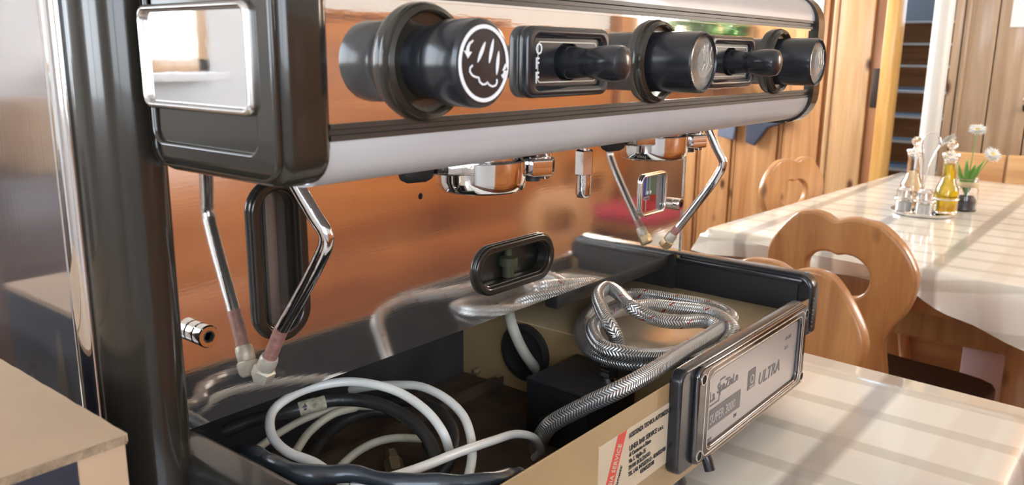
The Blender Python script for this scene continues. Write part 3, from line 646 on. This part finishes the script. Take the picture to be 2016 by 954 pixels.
# left end cap
capm = brownp
prof = rrect(-.176, .1870, -.058, .330, [.004, .016, .016, .010], 6)
lc = plate('left_end_cap', [prof], .0305, .0085, capm, YZ(-.0215), cm, 5, smooth=60); tag(lc, 'glossy dark brown left end cap of the head')
plate('raised_border', [rrect(-.1735, .1905, -.0585, .345, .012), rrect(-.1580, .2040, -.0640, .345, .007)], .004, .0018, capm, YZ(-.0372), lc, 3)
tl = plate('steel_badge_frame', [rrect(-.1600, .2215, -.0600, .2745, .006), rrect(-.1560, .2255, -.0640, .2705, .004)], .006, .0022, mat('satin steel frame', (.62, .60, .58), .22, 1), YZ(-.0395), cm, 3); tag(tl, 'satin steel rim of the square side badge')
tag(plate('steel_badge', [rrect(-.1575, .2240, -.0625, .2720, .004)], .001, 0, steel('badge steel', (.80, .78, .78), .03, (1, 1, 1), .02, scale=60, rvar=.06), YZ(-.0390), tl, smooth=0), 'polished steel side badge')

# ---- knobs
KZ = .2465
def flange(x, parent): return lathe('flange', (x, -.1712, KZ), (0, -1, 0), [(.0310, 0), (.0315, .003), (.0300, .0065), (.0275, .0078), (.0262, .0066), (.0262, .0035), (.0225, .0030)], brownp, parent, 56)
def knob(x, clear):
    k = empty('steam_knob' if not clear else 'round_knob', None, None, (x, -.1712, KZ)); par(k, cm); flange(x, k)
    if not clear:
        lathe('knob_body', (x, -.1712, KZ), (0, -1, 0), [(.0190, 0), (.0200, .018), (.0212, .0195), (.0222, .0215), (.0226, .0400), (.0222, .0425), (.0205, .0440), (0, .0442)], blackp, k, 56)
    else:
        lathe('knob_body', (x, -.1712, KZ), (0, -1, 0), [(.0222, 0), (.0224, .020), (.0225, .0385), (.0221, .0412), (.0210, .0422), (.0200, .0412), (.0200, .0380), (0, .0380)], blackp, k, 56)
        lathe('clear_lens', (x, -.1712, KZ), (0, -1, 0), [(.0199, .0375), (.0199, .0400), (.0175, .0414), (.0110, .0424), (0, .0428)], lensm, k, 48)
    return k
m = bpy.data.materials.new('wavy silvered lens'); m.use_nodes = True; n = m.node_tree; b = n.nodes['Principled BSDF']
b.inputs['Metallic'].default_value = .85; b.inputs['Roughness'].default_value = .16; b.inputs['Base Color'].default_value = (.84, .82, .78, 1)
t = n.nodes.new('ShaderNodeTexCoord'); wv = n.nodes.new('ShaderNodeTexWave'); wv.inputs['Scale'].default_value = 95; wv.inputs['Distortion'].default_value = 9; wv.inputs['Detail'].default_value = 1; wv.inputs['Detail Scale'].default_value = 90
n.links.new(t.outputs['Object'], wv.inputs['Vector']); bp = n.nodes.new('ShaderNodeBump'); bp.inputs['Strength'].default_value = 1; bp.inputs['Distance'].default_value = .003
n.links.new(wv.outputs[0], bp.inputs['Height']); n.links.new(bp.outputs[0], b.inputs['Normal']); lensm = m
KX = [.0577, .3065, .5460]
k1 = knob(KX[0], False); tag(k1, 'black round knob with white steam symbol')
for x in KX[1:]:
    k = knob(x, True)
    for s_, pts in enumerate(([(-.004, .012), (-.006, .006), (-.003, 0), (-.006, -.006)], [(.002, .013), (0, .007), (.003, .001), (0, -.005)], [(.008, .011), (.006, .005), (.009, -.001), (.006, -.007)])):
        tube('embossed_wave', [(x + a, -.2150 + .05 * (a * a + c * c) / .02 * .3, KZ + c) for a, c in pts], .0005, lensm, k, 6, 6)
FY = -.2157
def K1(zx, zy): return (KX[0] + (zx - 930) / 155 * .0204, KZ + (385 - zy) / 245 * .0208)
plate('ring_mark', [circ(KX[0], KZ, .0193, 56), circ(KX[0], KZ, .0173, 56)], .0003, 0, whitep, XZ(FY), k1)
def ribbon(pts, w0, w1, parent, m_=whitep, y=FY, name='mark'):
    P_ = [Vector((a, 0, c)) for a, c in pts]; N = len(P_); l = []; r = []
    for i, p in enumerate(P_):
        d = (P_[min(i + 1, N - 1)] - P_[max(i - 1, 0)]).normalized(); q = Vector((-d.z, 0, d.x)); t = i / (N - 1); w_ = w0 + (w1 - w0) * t if not callable(w1) else w1(t)
        l.append((p.x + q.x * w_, p.z + q.z * w_)); r.append((p.x - q.x * w_, p.z - q.z * w_))
    return plate(name, [l + r[::-1]], .0003, 0, m_, XZ(y), parent, smooth=0)
for a, b_ in (((935, 258), (890, 378)), ((983, 240), (958, 382)), ((1015, 310), (1003, 452))):
    ribbon([tuple(Vector(K1(*a)).lerp(Vector(K1(*b_)), t / 8)) for t in range(9)], 0, lambda t: .00012 + .0010 * math.sin(PI * t) ** .7, k1)
ribbon([K1(865, 252), K1(845, 270), K1(836, 292), K1(833, 315)], .0004, .0012, k1); plate('mark', [[K1(812, 310), K1(858, 318), K1(835, 354)]], .0003, 0, whitep, XZ(FY), k1)
ribbon([K1(1036, 466), K1(1050, 450), K1(1056, 420)], .0012, .0007, k1); plate('mark', [[K1(1038, 428), K1(1070, 424), K1(1056, 384)]], .0003, 0, whitep, XZ(FY), k1)
cp = [K1(*p) for p in ((862, 394), (848, 408), (846, 430), (860, 452), (880, 463), (897, 466))]; ribbon(cp, .0005, .0005, k1)
ribbon([K1(*p) for p in ((897, 466), (902, 490), (918, 506), (936, 506), (950, 494))], .0005, .0005, k1)
ribbon([K1(*p) for p in ((948, 496), (960, 512), (980, 521), (998, 514), (1006, 496), (1004, 478))], .0005, .0005, k1)

# ---- lever switches
def lever(x, lb):
    s = empty('lever_switch', None, None, (x, -.1712, KZ)); par(s, cm); tag(s, lb)
    plate('switch_plate', [rrect(x - .0470, KZ - .0220, x + .0470, KZ + .0220, .009), rrect(x - .0380, KZ - .0150, x + .0380, KZ + .0150, .004)], .0085, .0032, blackp, XZ(-.1750), s, 4)
    plate('inner_plate', [rrect(x - .0385, KZ - .0155, x + .0385, KZ + .0155, .004), circ(x, KZ, .0150, 32, .0120)], .003, .0008, blackp, XZ(-.1745), s, 2)
    box('slot', (x - .020, -.1724, KZ - .0145), (x + .020, -.1718, KZ + .0145), blackm, s)
    lp = rrect(x - .0330, KZ - .0128, x + .0330, KZ + .0128, .003)
    li = rrect(x - .0322, KZ - .0120, x + .0322, KZ + .0120, .0024)
    fr = plate('printed_border', [lp, li], .0003, 0, creamp, XZ(-.1761), s, smooth=0)
    for i, ch in enumerate('OFF'): text(ch, .0100, XZ(-.1763) @ Matrix.Translation((x - .0352, KZ + .0048 - i * .0088, 0)), whitep, s, sx=.85)
    box('print_gap', (x - .0345, -.17622, KZ - .0115), (x - .0300, -.17605, KZ + .0125), blackp, s)
    lathe('lever', (x, -.1712, KZ - .0003), (0, -1, 0), [(.0108, 0), (.0102, .010), (.0092, .018), (.0090, .0225), (.0096, .0235), (.0098, .0250), (.0112, .0350), (.0113, .0430), (.0105, .0468), (.0080, .0488), (.0040, .0497), (0, .0499)], blackp, s, 36)
    return s
lever(.1865, 'black lever switch with OFF print beside the steam knob'); lever(.4330, 'black lever switch between the two clear-ended knobs')

# ---- groups
def group(x, y):
    g = empty('brew_group', None, None, (x, y, .155)); par(g, cm)
    ring = lathe('group_ring', (x, y, 0), (0, 0, 1), [(.026, .1515), (.0300, .1515), (.0325, .1530), (.0338, .1560), (.0342, .1600), (.0345, .1740), (.0325, .1748), (.0300, .1740), (.0300, .1600), (.026, .158)], chrome, g, 64)
    lathe('shower_underside', (x, y, 0), (0, 0, 1), [(0, .1540), (.027, .1535), (.027, .1560)], chrome_worn, g, 48)
    lathe('group_bell', (x, y, 0), (0, 0, 1), [(.0285, .162), (.0285, .177), (.0305, .178), (.0305, .1905), (.024, .192), (.024, .20)], chrome_worn, g, 56)
    # bayonet lug towards the right, shoulder towards the left
    a0 = math.atan2(-.040, .012)
    vs = []
    plate('bayonet_lug', [[(x + .020, y - .034), (x + .036, y - .040), (x + .047, y - .034), (x + .050, y - .020), (x + .046, y - .006), (x + .030, y - .002)]], .0135, .002, chrome, XY(.1680), g, 3)
    box('clamp_post', (x + .030, y - .030, .172), (x + .043, y - .014, .196), chrome_worn, g, .002)
    lathe('pivot_pin', (x + .043, y - .028, .158), (0, 0, 1), [(.0035, 0), (.0045, .003), (.0045, .036)], chrome, g, 14)
    plate('shoulder', [[(x - .024, y - .022), (x - .044, y - .008), (x - .046, y + .008), (x - .030, y + .020)]], .010, .002, chrome_worn, XY(.1715), g, 3)
    lathe('dark_valve', (x - .050, y + .010, .1690), (-.9, .25, 0), [(.0060, -.004), (.0075, .0), (.0075, .014), (.0055, .018), (0, .019)], blackm, g, 24)
    lathe('lug_stub', (x + .040, y - .018, .1555), (0, 0, 1), [(.0062, 0), (.0062, .008)], rubber, g, 16)
    return g
tag(group(.2000, -.0890), 'chrome brew group on the left'); tag(group(.4650, -.0850), 'chrome brew group on the right')
sx, sy = .330, -.094
sp_ = empty('hot_water_spout', None, None, (sx, sy, .15)); par(sp_, cm)
lathe('stem', (sx, sy, 0), (0, 0, 1), [(.0048, .170), (.0048, .198)], chrome, sp_, 20)
lathe('hex_coupling', (sx, sy, 0), (0, 0, 1), [(.0070, .1490), (.0083, .1500), (.0083, .1700), (.0070, .1712)], chrome, sp_, ngon=6)
lathe('outlet', (sx, sy, 0), (0, 0, 1), [(.0052, .1295), (.0058, .1305), (.0066, .1330), (.0066, .1495)], chrome_worn, sp_, 24)
lathe('valve_body', (sx - .012, sy + .004, .184), (1, .2, 0), [(.0055, -.012), (.0055, .004), (.009, .006), (.009, .020), (.0055, .024)], blackm, sp_, 18)

# ---- steam wands
def wand(top, mid, copper_at, tip, nm):
    w_ = empty('steam_wand', None, None, top); par(w_, cm); tag(w_, nm)
    tube('pipe', [top] + mid + [copper_at], .0050, pipem, w_, 6, 20)
    d = (Vector(tip) - Vector(copper_at)).normalized(); e = Vector(tip) - d * .016
    tag(tube('bare_copper_end', [Vector(copper_at) - d * .001, e], .0050, copper, w_, 2, 20), 'pinkish bare copper end of the pipe')
    nb = lathe('nozzle_collar', e, d, [(.0060, -.003), (.0066, 0), (.0066, .007), (.0058, .009)], limed, w_, 24)
    lathe('nozzle_nut', e + d * .008, d, [(.0068, 0), (.0083, .001), (.0083, .0085), (.0066, .0110), (.0030, .0112), (.0028, .0095), (0, .0095)], limed if tip[0] < .3 else brass, w_, ngon=6)
wand((.0500, -.0370, .200), [(.0575, -.0510, .172), (.0640, -.0635, .1480), (.0672, -.0700, .1370), (.0680, -.0700, .1300), (.0672, -.0660, .1210), (.0640, -.0520, .0980)], (.0588, -.0290, .0640), (.0549, -.0075, .0240), 'left steam wand, chromed pipe with a limescaled nut')
wand((.6260, -.0460, .200), [(.6335, -.0600, .171), (.6395, -.0715, .1450), (.6425, -.0775, .1335), (.6432, -.0785, .1260), (.6428, -.0745, .1165), (.6415, -.0640, .0980)], (.6362, -.0290, .0460), (.6335, -.0130, .0220), 'right steam wand, chromed pipe with a brass nut')

# ---- base chassis
BZ = -.1385
box('front_panel', (.006, -.1740, BZ), (.7005, -.1722, -.0315), beige, cm, .0006, 1)
box('front_panel_lining', (.010, -.1722, -.128), (.690, -.1695, -.0345), darkin, cm)
box('front_panel_flange', (.006, -.1722, BZ), (.7, -.155, BZ + .002), beige, cm)
# side panel with stepped upper edge
prism('right_side_panel', [(-.1735, BZ), (.44, BZ), (.44, -.006), (.0, -.006), (.0, -.046), (-.030, -.047), (-.060, -.047), (-.060, -.052), (-.158, -.052), (-.158, -.040), (-.1735, -.033)], .6985, .7008, beige, cm, 0)
box('chassis_floor', (.004, -.172, BZ), (.70, .44, BZ + .003), grime, cm)
box('chassis_back', (.004, .30, BZ), (.70, .302, .0), darkin, cm)
# raised pump compartment
pc = empty('pump_cover', None, None, (.57, 0, -.09)); par(pc, cm); tag(pc, 'raised beige pan in the right half of the base')
box('pan_top', (.4520, -.1690, -.0520), (.6970, .300, -.0500), beige_pan, pc, .001)
box('pan_side', (.4520, -.1690, BZ + .003), (.4540, .300, -.0515), beige, pc)
lathe('pan_dish', (.520, -.060, -.0498), (0, 0, 1), [(.0, .0002), (.066, .0002), (.074, .0030), (.078, .0036), (.082, .0010)], mat('worn steel dish', (.60, .50, .36), .25, .6, var=.2), pc, 48)
lathe('cable_grommet', (.4515, .060, -.085), (-1, 0, 0), [(.030, 0), (.034, .002), (.034, .006), (.028, .007), (.028, .001)], rubber, pc, 36)
for y in (.10, .135): lathe('screw', (.449, y, -.128), (-1, 0, 0), [(.004, -.004), (.004, .004), (0, .006)], brass, pc, 12)
box('cross_bar', (.16, .095, BZ + .003), (.452, .102, -.125), grime, cm); box('cross_wall', (.006, .16, BZ + .003), (.452, .162, -.004), darkin, cm)
tag(box('insulation_strip', (.440, .010, -.022), (.690, .028, -.0020), rubber, cm, .003), 'dark foam strip under the backsplash')
box('rear_dark_wall', (.690, .003, -.060), (.6982, .300, -.006), rubber, cm)  # dark box over the beige side panel behind the backsplash
# black electrical box with chrome plug
bb = empty('black_junction_box', None, None, (.405, -.047, -.10)); par(bb, cm)
box('box_body', (.3600, -.0860, BZ + .003), (.4500, -.0110, -.0705), blackm, bb, .0015)
box('box_lid_edge', (.3592, -.0868, -.0740), (.4508, -.0102, -.0700), mat('black lid', (.020, .020, .022), .4), bb, .001)
lathe('cable_gland', (.346, -.050, -.106), (-1, 0, 0), [(.0105, -.014), (.0105, .004), (.0085, .008), (0, .009)], blackm, bb, 24)
lathe('hex_plug', (.4090, -.0790, -.0700), (0, 0, 1), [(.0070, 0), (.0072, .004), (.0050, .005)], chrome_worn, bb, 24)
lathe('hex_plug_head', (.4090, -.0790, -.0650), (0, 0, 1), [(.0095, .0), (.0104, .001), (.0104, .0125), (.0094, .0140), (.0055, .0142), (.005, .009), (0, .009)], chrome, bb, ngon=6)

# end caps of the base
def base_cap(x0, x1, sgn, zb, nm):
    pr = rrect(-.1775, zb, .010, -.0030, [.001, .020, .008, .001], 8)
    o = plate('base_end_cap', [pr], abs(x1 - x0), .005, blackp, YZ((x0 + x1) / 2), cm, 4); tag(o, nm); return o
rc = base_cap(.7010, .7240, 1, -.0800, 'black plastic right end cap of the base')
box('cap_groove', (.6990, -.150, -.0240), (.7015, .0, -.0190), blackm, rc); box('cap_ledge', (.6960, -.165, -.0150), (.7030, .006, -.0090), blackp, rc, .001); box('cap_inner_wall', (.6972, -.160, -.050), (.7010, .004, -.0150), blackm, rc)
for i in range(8): box('rib', (.7010, -.1790, -.068 + i * .005), (.7060, -.1760, -.0655 + i * .005), blackp, rc)
lcb = plate('base_end_cap', [rrect(-.1775, -.1480, .006, -.0025, [.001, .020, .008, .001], 8)], .034, .009, mat('charcoal plastic', (.034, .032, .028), .3, 0, coat=.3), YZ(-.0060), cm, 6, smooth=60); tag(lcb, 'charcoal plastic left end cap of the base')
for x, y in ((.05, -.12), (.42, -.150), (.66, -.12), (.05, .38), (.66, .38)):
    lathe('foot', (x, y, TZ), (0, 0, 1), [(.012, 0), (.014, .003), (.011, .010), (.011, .0275)], rubber, cm, 20)
tube('drain_stub', [(.418, -.178, -.112), (.418, -.186, -.125), (.418, -.190, -.135)], .0052, blackp, cm, 4, 14)

# ---- name plate with frame
np_ = empty('name_plate', None, None, (.505, -.18, -.07)); par(np_, cm); tag(np_, 'framed grey name plate on the front of the base')
O_ = rrect(.3560, -.1205, .6530, -.0195, .012, 8)
plate('housing', [O_, rrect(.4000, -.1120, .6360, -.0300, .008, 8)], .0130, .003, blackp, XZ(-.1795), np_, 3)
silv = mat('polished dark frame', (.12, .115, .12), .10, .9)
plate('frame_border', [rrect(.3800, -.1180, .6510, -.0215, .011, 8), rrect(.4060, -.1065, .6310, -.0360, .008, 8)], .0065, .0028, silv, XZ(-.1880), np_, 4)
for lp in ((.3945, -.1135, .6400, -.0265, .010), (.4020, -.1100, .6345, -.0320, .009)):
    plate('bright_line', [rrect(*lp, 8), rrect(lp[0] + .0009, lp[1] + .0009, lp[2] - .0009, lp[3] - .0009, lp[4] - .0009, 8)], .0009, .0003, mat('bright edge line', (.80, .76, .68), .25, .8), XZ(-.1914), np_, 2)
for x, z in ((.3880, -.0330), (.3880, -.1080), (.6440, -.0330), (.6440, -.1080)):
    lathe('screw_hole', (x, -.1913, z), (0, -1, 0), [(.0048, 0), (.0048, .0010), (.0036, .0010), (.0034, .0002), (0, .0002)], blackm, np_, 20)
    lathe('screw_rim', (x, -.1912, z), (0, -1, 0), [(.0052, 0), (.0052, .0012), (.0046, .0012), (.0046, 0)], MATS['bright edge line'], np_, 20)
pl_ = box('label_panel', (.4030, -.1872, -.1090), (.6340, -.1862, -.0330), platem, np_)
LY = -.1874
def T(s, x, z, size, m_=greyprint, sx=1., shear=0, y=LY, parent=pl_): return text(s, size, XZ(y) @ Matrix.Translation((x, z, 0)), m_, parent, sx=sx, shear=shear)
T('La', .4120, -.0650, .0150, sx=.85); T('SpaZiaLe', .4275, -.0610, .0140, sx=.92)
ribbon([(.4120, -.0672), (.4120, -.0690), (.4330, -.0690), (.4330, -.0500)], .0007, .0007, pl_, greyprint, LY); box('mark', (.4330, LY - .0003, -.0490), (.4440, LY, -.0475), greyprint, pl_)
box('model_bar', (.4120, LY - .0003, -.0925), (.4830, LY, -.0735), greyprint, pl_)
T('SUPER 3000', .4138, -.0880, .0135, platem, sx=.82, y=LY - .0006)
box('emblem', (.5000, LY - .0003, -.0810), (.5180, LY, -.0600), greyprint, pl_); plate('emblem_mark', [circ(.5090, -.0705, .0050, 16), circ(.5090, -.0705, .0034, 16)], .0003, 0, platem, XZ(LY - .0006), pl_); box('emblem_mark', (.5040, LY - .0008, -.0790), (.5140, LY - .0003, -.0778), platem, pl_)
T('ULTRA', .5270, -.0840, .0190, sx=1.0, shear=.2)
T('O ON', .5960, -.0530, .0060); T('O 1', .5960, -.0640, .0060); T('EM', .4700, -.1000, .0050); T('KEY', .4130, -.1060, .0052)

# ---- service sticker
sk = box('service_sticker', (.2440, -.1748, -.1080), (.3640, -.1740, -.0495), stickerm, cm); tag(sk, 'cream service sticker with red diagonal band')
SY = -.17495
plate('red_band', [[(.2715, -.0495), (.2850, -.0495), (.2600, -.1080), (.2465, -.1080)]], .0002, 0, redprint, XZ(SY), sk, smooth=0)
ang = math.atan2(.0585, .0250)
text('GAGGIA SERVICE', .0078, XZ(SY - .0003) @ Matrix.Translation((.2545, -.1050, 0)) @ Matrix.Rotation(ang, 4, 'Z') @ Matrix.Translation((0, -.0028, 0)), stickerm, sk, sx=.85)
text('Elettrodomestici', .0046, XZ(SY - .0002) @ Matrix.Translation((.2655, -.1070, 0)) @ Matrix.Rotation(ang, 4, 'Z') @ Matrix.Translation((0, -.0022, 0)), blackprint, sk, sx=1)
for s_, x, z, sz, q in (('ASSISTENZA TECNICA AUTORIZZATA', .2885, -.0585, .0062, .68), ('LINEA BAR SERVICE s.n.c.', .2900, -.0705, .0066, .80), ('di Custerno e Rizzo', .2900, -.0760, .0056, .80), ('Via S. Vigilio 35', .2900, -.0820, .0056, .80),
                        ('39100 BOLZANO', .2900, -.0880, .0056, .85), ('TEL. LAB. 0471/273113 - 0336/522188', .2900, -.0940, .0056, .72), ('0336/522188', .3100, -.0995, .0056, .80)):
    text(s_, sz, XZ(SY - .0002) @ Matrix.Translation((x, z, 0)), blackprint, sk, sx=q)

# ================================================================== HOSES AND CABLES IN THE BASE
BRAID = [(0.3132, -0.0617, -0.115), (0.2956, -0.0772, -0.095), (0.281, -0.1006, -0.066), (0.2906, -0.1282, -0.044), (0.3091, -0.1518, -0.028), (0.3559, -0.1595, -0.022), (0.43, -0.1511, -0.026), (0.5048, -0.1445, -0.03), (0.5949, -0.1236, -0.04), (0.6225, -0.0851, -0.041), (0.6188, -0.0362, -0.041), (0.6045, 0.0137, -0.041), (0.5493, 0.0224, -0.04), (0.4661, -0.0057, -0.04), (0.4119, -0.0466, -0.04), (0.3939, -0.0819, -0.04), (0.398, -0.1143, -0.04), (0.421, -0.1348, -0.04), (0.4519, -0.1517, -0.0405), (0.5019, -0.158, -0.04), (0.5329, -0.152, -0.03), (0.5541, -0.1174, -0.026), (0.5419, -0.0768, -0.025), (0.5243, -0.0478, -0.025), (0.4831, -0.0348, -0.025), (0.4289, -0.0448, -0.026), (0.3897, -0.0782, -0.027), (0.3832, -0.1056, -0.027), (0.4138, -0.1273, -0.034), (0.4649, -0.1338, -0.041), (0.5151, -0.1403, -0.041), (0.5329, -0.1365, -0.034), (0.5335, -0.1187, -0.03), (0.5081, -0.1014, -0.028), (0.4958, -0.0804, -0.026), (0.4808, -0.0602, -0.014), (0.5059, -0.0271, -0.01), (0.5106, -0.0084, -0.008), (0.4807, -0.0164, -0.01), (0.4542, -0.0393, -0.016), (0.4395, -0.0586, -0.024), (0.443, -0.0638, -0.036), (0.4399, -0.0706, -0.047)]
tag(tube('braided_hose', BRAID, .0078, braid_mat(), None, 8, 24), 'coiled braided steel hose with red flecks lying on the beige pan', 'hose')
wc = empty('white_cable', 'thick white cable looped in the left half of the base', 'cable', (.15, -.05, -.12))
tube('cable_loop', [(0.3062, -0.0636, -0.12), (0.2913, -0.0817, -0.1), (0.2651, -0.0932, -0.075), (0.2395, -0.0938, -0.062), (0.2037, -0.1004, -0.052), (0.1565, -0.1062, -0.042), (0.1133, -0.1092, -0.036), (0.0879, -0.1062, -0.034), (0.0606, -0.0946, -0.035)], .0036, whitec, wc, 8, 18)
tube('cable_loop', [(0.0915, -0.0735, -0.062), (0.0824, -0.0555, -0.052), (0.0787, -0.0326, -0.045), (0.0682, -0.0142, -0.038), (0.0701, 0.0074, -0.032), (0.0856, 0.0296, -0.027), (0.1032, 0.0352, -0.022), (0.1267, 0.0335, -0.019), (0.1505, 0.0183, -0.017), (0.1645, -0.0044, -0.018), (0.172, -0.028, -0.022), (0.1731, -0.0555, -0.03), (0.172, -0.0739, -0.042), (0.1768, -0.0769, -0.06)], .0038, whitec, wc, 8, 18)
tube('cable_loop', [(0.1926, 0.0628, -0.05), (0.2013, 0.0377, -0.042), (0.2076, 0.0118, -0.036), (0.213, -0.0089, -0.034), (0.2125, -0.0369, -0.036), (0.2071, -0.0624, -0.042), (0.1956, -0.0818, -0.05), (0.1789, -0.0985, -0.058), (0.1579, -0.1126, -0.066)], .0038, whitec, wc, 8, 18)
tube('cable_loop', [(0.0709, 0.0414, -0.06), (0.1129, 0.0596, -0.062), (0.1512, 0.0693, -0.064), (0.1928, 0.0712, -0.07), (0.2275, 0.0685, -0.08)], .0033, palec, wc, 8, 18)
tube('cable_loop', [(0.1087, 0.0337, -0.07), (0.1389, 0.0528, -0.068), (0.1704, 0.0616, -0.066), (0.1989, 0.064, -0.07)], .0036, palec, wc, 8, 18)
tube('cable_loop', [(0.1159, -0.005, -0.08), (0.1428, 0.0051, -0.078), (0.1679, 0.0082, -0.077), (0.1899, 0.0033, -0.078), (0.2122, -0.0087, -0.083)], .0036, palec, wc, 8, 18)
tag(tube('grey_drain_tube', [(0.4399, 0.0797, -0.03), (0.4211, 0.0582, -0.045), (0.4294, 0.0483, -0.075), (0.4568, 0.0453, -0.11)], .0062, palec, None, 8, 18), 'pale tube curving down behind the black box', 'tube')
bh = empty('rubber_hose', 'thick black rubber hose coiled under the white cable', 'hose', (.15, .0, -.12))
tube('hose_loop', [(0.0807, 0.0926, -0.06), (0.1012, 0.0786, -0.052), (0.1266, 0.0529, -0.044), (0.1475, 0.0419, -0.04), (0.1658, 0.0238, -0.04), (0.1765, 0.0003, -0.042), (0.1806, -0.028, -0.048), (0.1746, -0.0564, -0.056), (0.1635, -0.0762, -0.066)], .0056, hosem, bh, 8, 18)
tube('hose_loop', [(0.2265, 0.0529, -0.07), (0.2331, 0.0172, -0.062), (0.2245, -0.0221, -0.06), (0.2102, -0.0496, -0.066), (0.1895, -0.0642, -0.076), (0.1734, -0.0652, -0.085)], .0056, hosem, bh, 8, 18)
tube('hose_loop', [(0.1317, 0.0456, -0.09), (0.1651, 0.0671, -0.088), (0.2037, 0.0778, -0.086), (0.2378, 0.0658, -0.088), (0.243, 0.0293, -0.092), (0.2231, -0.0103, -0.1)], .0052, hosem, bh, 8, 18)
tag(tube('frayed_collar', [(.128,.0523,-.0438),(.1375,.047,-.042),(.1475,.0415,-.0405)], .0062, fray, bh, 4, 18), 'frayed pale fibre patch')
tag(tube('insulated_hose', [(0.0626, 0.056, -0.066), (0.0487, 0.025, -0.045), (0.0393, -0.0092, -0.03), (0.0332, -0.0431, -0.022), (0.0321, -0.0653, -0.02), (0.0364, -0.078, -0.021), (0.0487, -0.084, -0.024), (0.0644, -0.0948, -0.026), (0.0782, -0.1178, -0.03), (0.1035, -0.1377, -0.034), (0.1261, -0.151, -0.038), (0.1486, -0.1552, -0.044), (0.1786, -0.1463, -0.056)], .0064, wrapm, None, 8, 20, rf=lambda L: 1 + .10 * math.sin(L * 90) + .06 * math.sin(L * 210 + 1)), 'slate-black wrapped hose draped over the front left corner of the base', 'hose')
tag(lathe('brass_fitting', (.213, .0275, -.128), (.3, .5, .4), [(.007, 0), (.009, .002), (.009, .012), (.006, .014), (.005, .022)], brass, None, ngon=6), 'yellow brass fitting on the base floor under the cables', 'fitting')

# ================================================================== CARDBOARD BOXES (left)
def carton(x0, x1, y0, y1, z1, label, tri):
    c_ = empty('cardboard_box', label, 'box', ((x0 + x1) / 2, (y0 + y1) / 2, TZ), 'kraft boxes beside the machine')
    body = box('box_wall', (x0, y0, TZ), (x1, y1, z1 - .004), kraft, c_, .001)
    # top flaps: two sheets meeting in the middle, ragged flute edge at the corner
    N = 24; vs = []; fs = []
    for k in range(N + 1):
        t = k / N; w_ = .0001 * math.sin(k * 2.1) + .0001 * math.sin(k * 5.3)
        vs += [(x1 + .0012 + w_ * .6, y0 + (y1 - y0) * t, z1 + w_), (x1 + .0012, y0 + (y1 - y0) * t, z1 - .0042), (x0, y0 + (y1 - y0) * t, z1 + .0003), (x0, y0 + (y1 - y0) * t, z1 - .0042)]
    for k in range(N):
        a = k * 4; fs += [(a, a + 4, a + 6, a + 2), (a, a + 1, a + 5, a + 4), (a + 1, a + 3, a + 7, a + 5)]
    fs += [(0, 2, 3, 1), (4 * N, 4 * N + 1, 4 * N + 3, 4 * N + 2)]
    mesh('top_flap', vs, fs, kraft, c_, 20)
    vs = []; fs = []; N = 60
    for k in range(N + 1):
        x = x1 - (x1 - x0) * k / N; w_ = .0004 * math.sin(k * 1.9) + .0004 * math.sin(k * 4.4)
        vs += [(x, y0 - .0010, z1 - .0002), (x, y0 - .0016 + w_ * .3, z1 - .0045 + w_ * .5)]
    for k in range(N): a = k * 2; fs.append((a, a + 1, a + 3, a + 2))
    mesh('flute_edge', vs, fs, kraftd, c_, 0)
    # printed faces
    box('printed_front', (x0, y0 - .0008, TZ), (x1 - .024, y0, z1 - .0045), navy, c_)
    box('printed_side', (x1, y0 + .028, TZ), (x1 + .0008, y1 - .001, z1 - .0045), navy, c_)
    if tri:
        ym = (y0 + y1) / 2
        for a, pk_, b_ in ((ym - .048, ym - .012, ym + .030), (ym + .02, ym + .045, ym + .075)):
            plate('printed_triangle', [[(a, TZ + .02), (b_, TZ + .02), (pk_, z1 - (.018 if a < ym else .06))]], .0006, 0, mat('tan print', (.30, .225, .15), .6), YZ(x1 + .0012), c_, smooth=0)
    return c_
carton(-.36, -.0915, -.1090, .0600, .0650, 'kraft cardboard box with navy front at the left edge, nearest the camera', False)
carton(-.36, -.0915, .0680, .2320, .0650, 'kraft cardboard box with printed triangles, mirrored in the side sheet', True)

# ================================================================== THINGS SEEN MIRRORED IN THE STEEL
sb = empty('sideboard', 'dark sideboard against the back wall, seen mirrored left of the column', 'sideboard', (-1.05, 2.2, FZ))
box('carcass', (-1.75, 2.00, FZ), (-.70, 2.46, -.10), wood('dark walnut', (.10, .055, .035), (.05, .025, .015), 'X', knots=.1), sb, .006)
for x in (-1.74, -1.21): box('door', (x, 1.985, FZ + .08), (x + .50, 2.0, -.13), MATS['dark walnut'], sb, .004)
tag(box('cardboard_box', (-1.15, 2.05, -.10), (-.82, 2.40, .10), kraft, None, .003), 'kraft box standing on the sideboard by the back window', 'box')
# potted plants on the sill of the plant window
lfm = mat('plant leaf', (.07, .17, .04), .4, 0, coat=.2, var=.3, vscale=10)
for i, x in enumerate((2.98, 3.32, 3.64)):
    p = empty('potted_plant', 'leafy green pot plant on the front window sill, %s' % ('nearest the post', 'middle one', 'nearest the end wall')[i], 'plant', (x, -1.55, .15), 'plants on the window sill')
    lathe('pot', (x, -1.55, .15), (0, 0, 1), [(0, 0), (.045, 0), (.06, .09), (.064, .10), (.055, .10), (0, .09)], mat('terracotta', (.45, .18, .09), .7), p, 24)
    leafball('foliage', (x, -1.55, .36), .13, lfm, p, 260, .035)
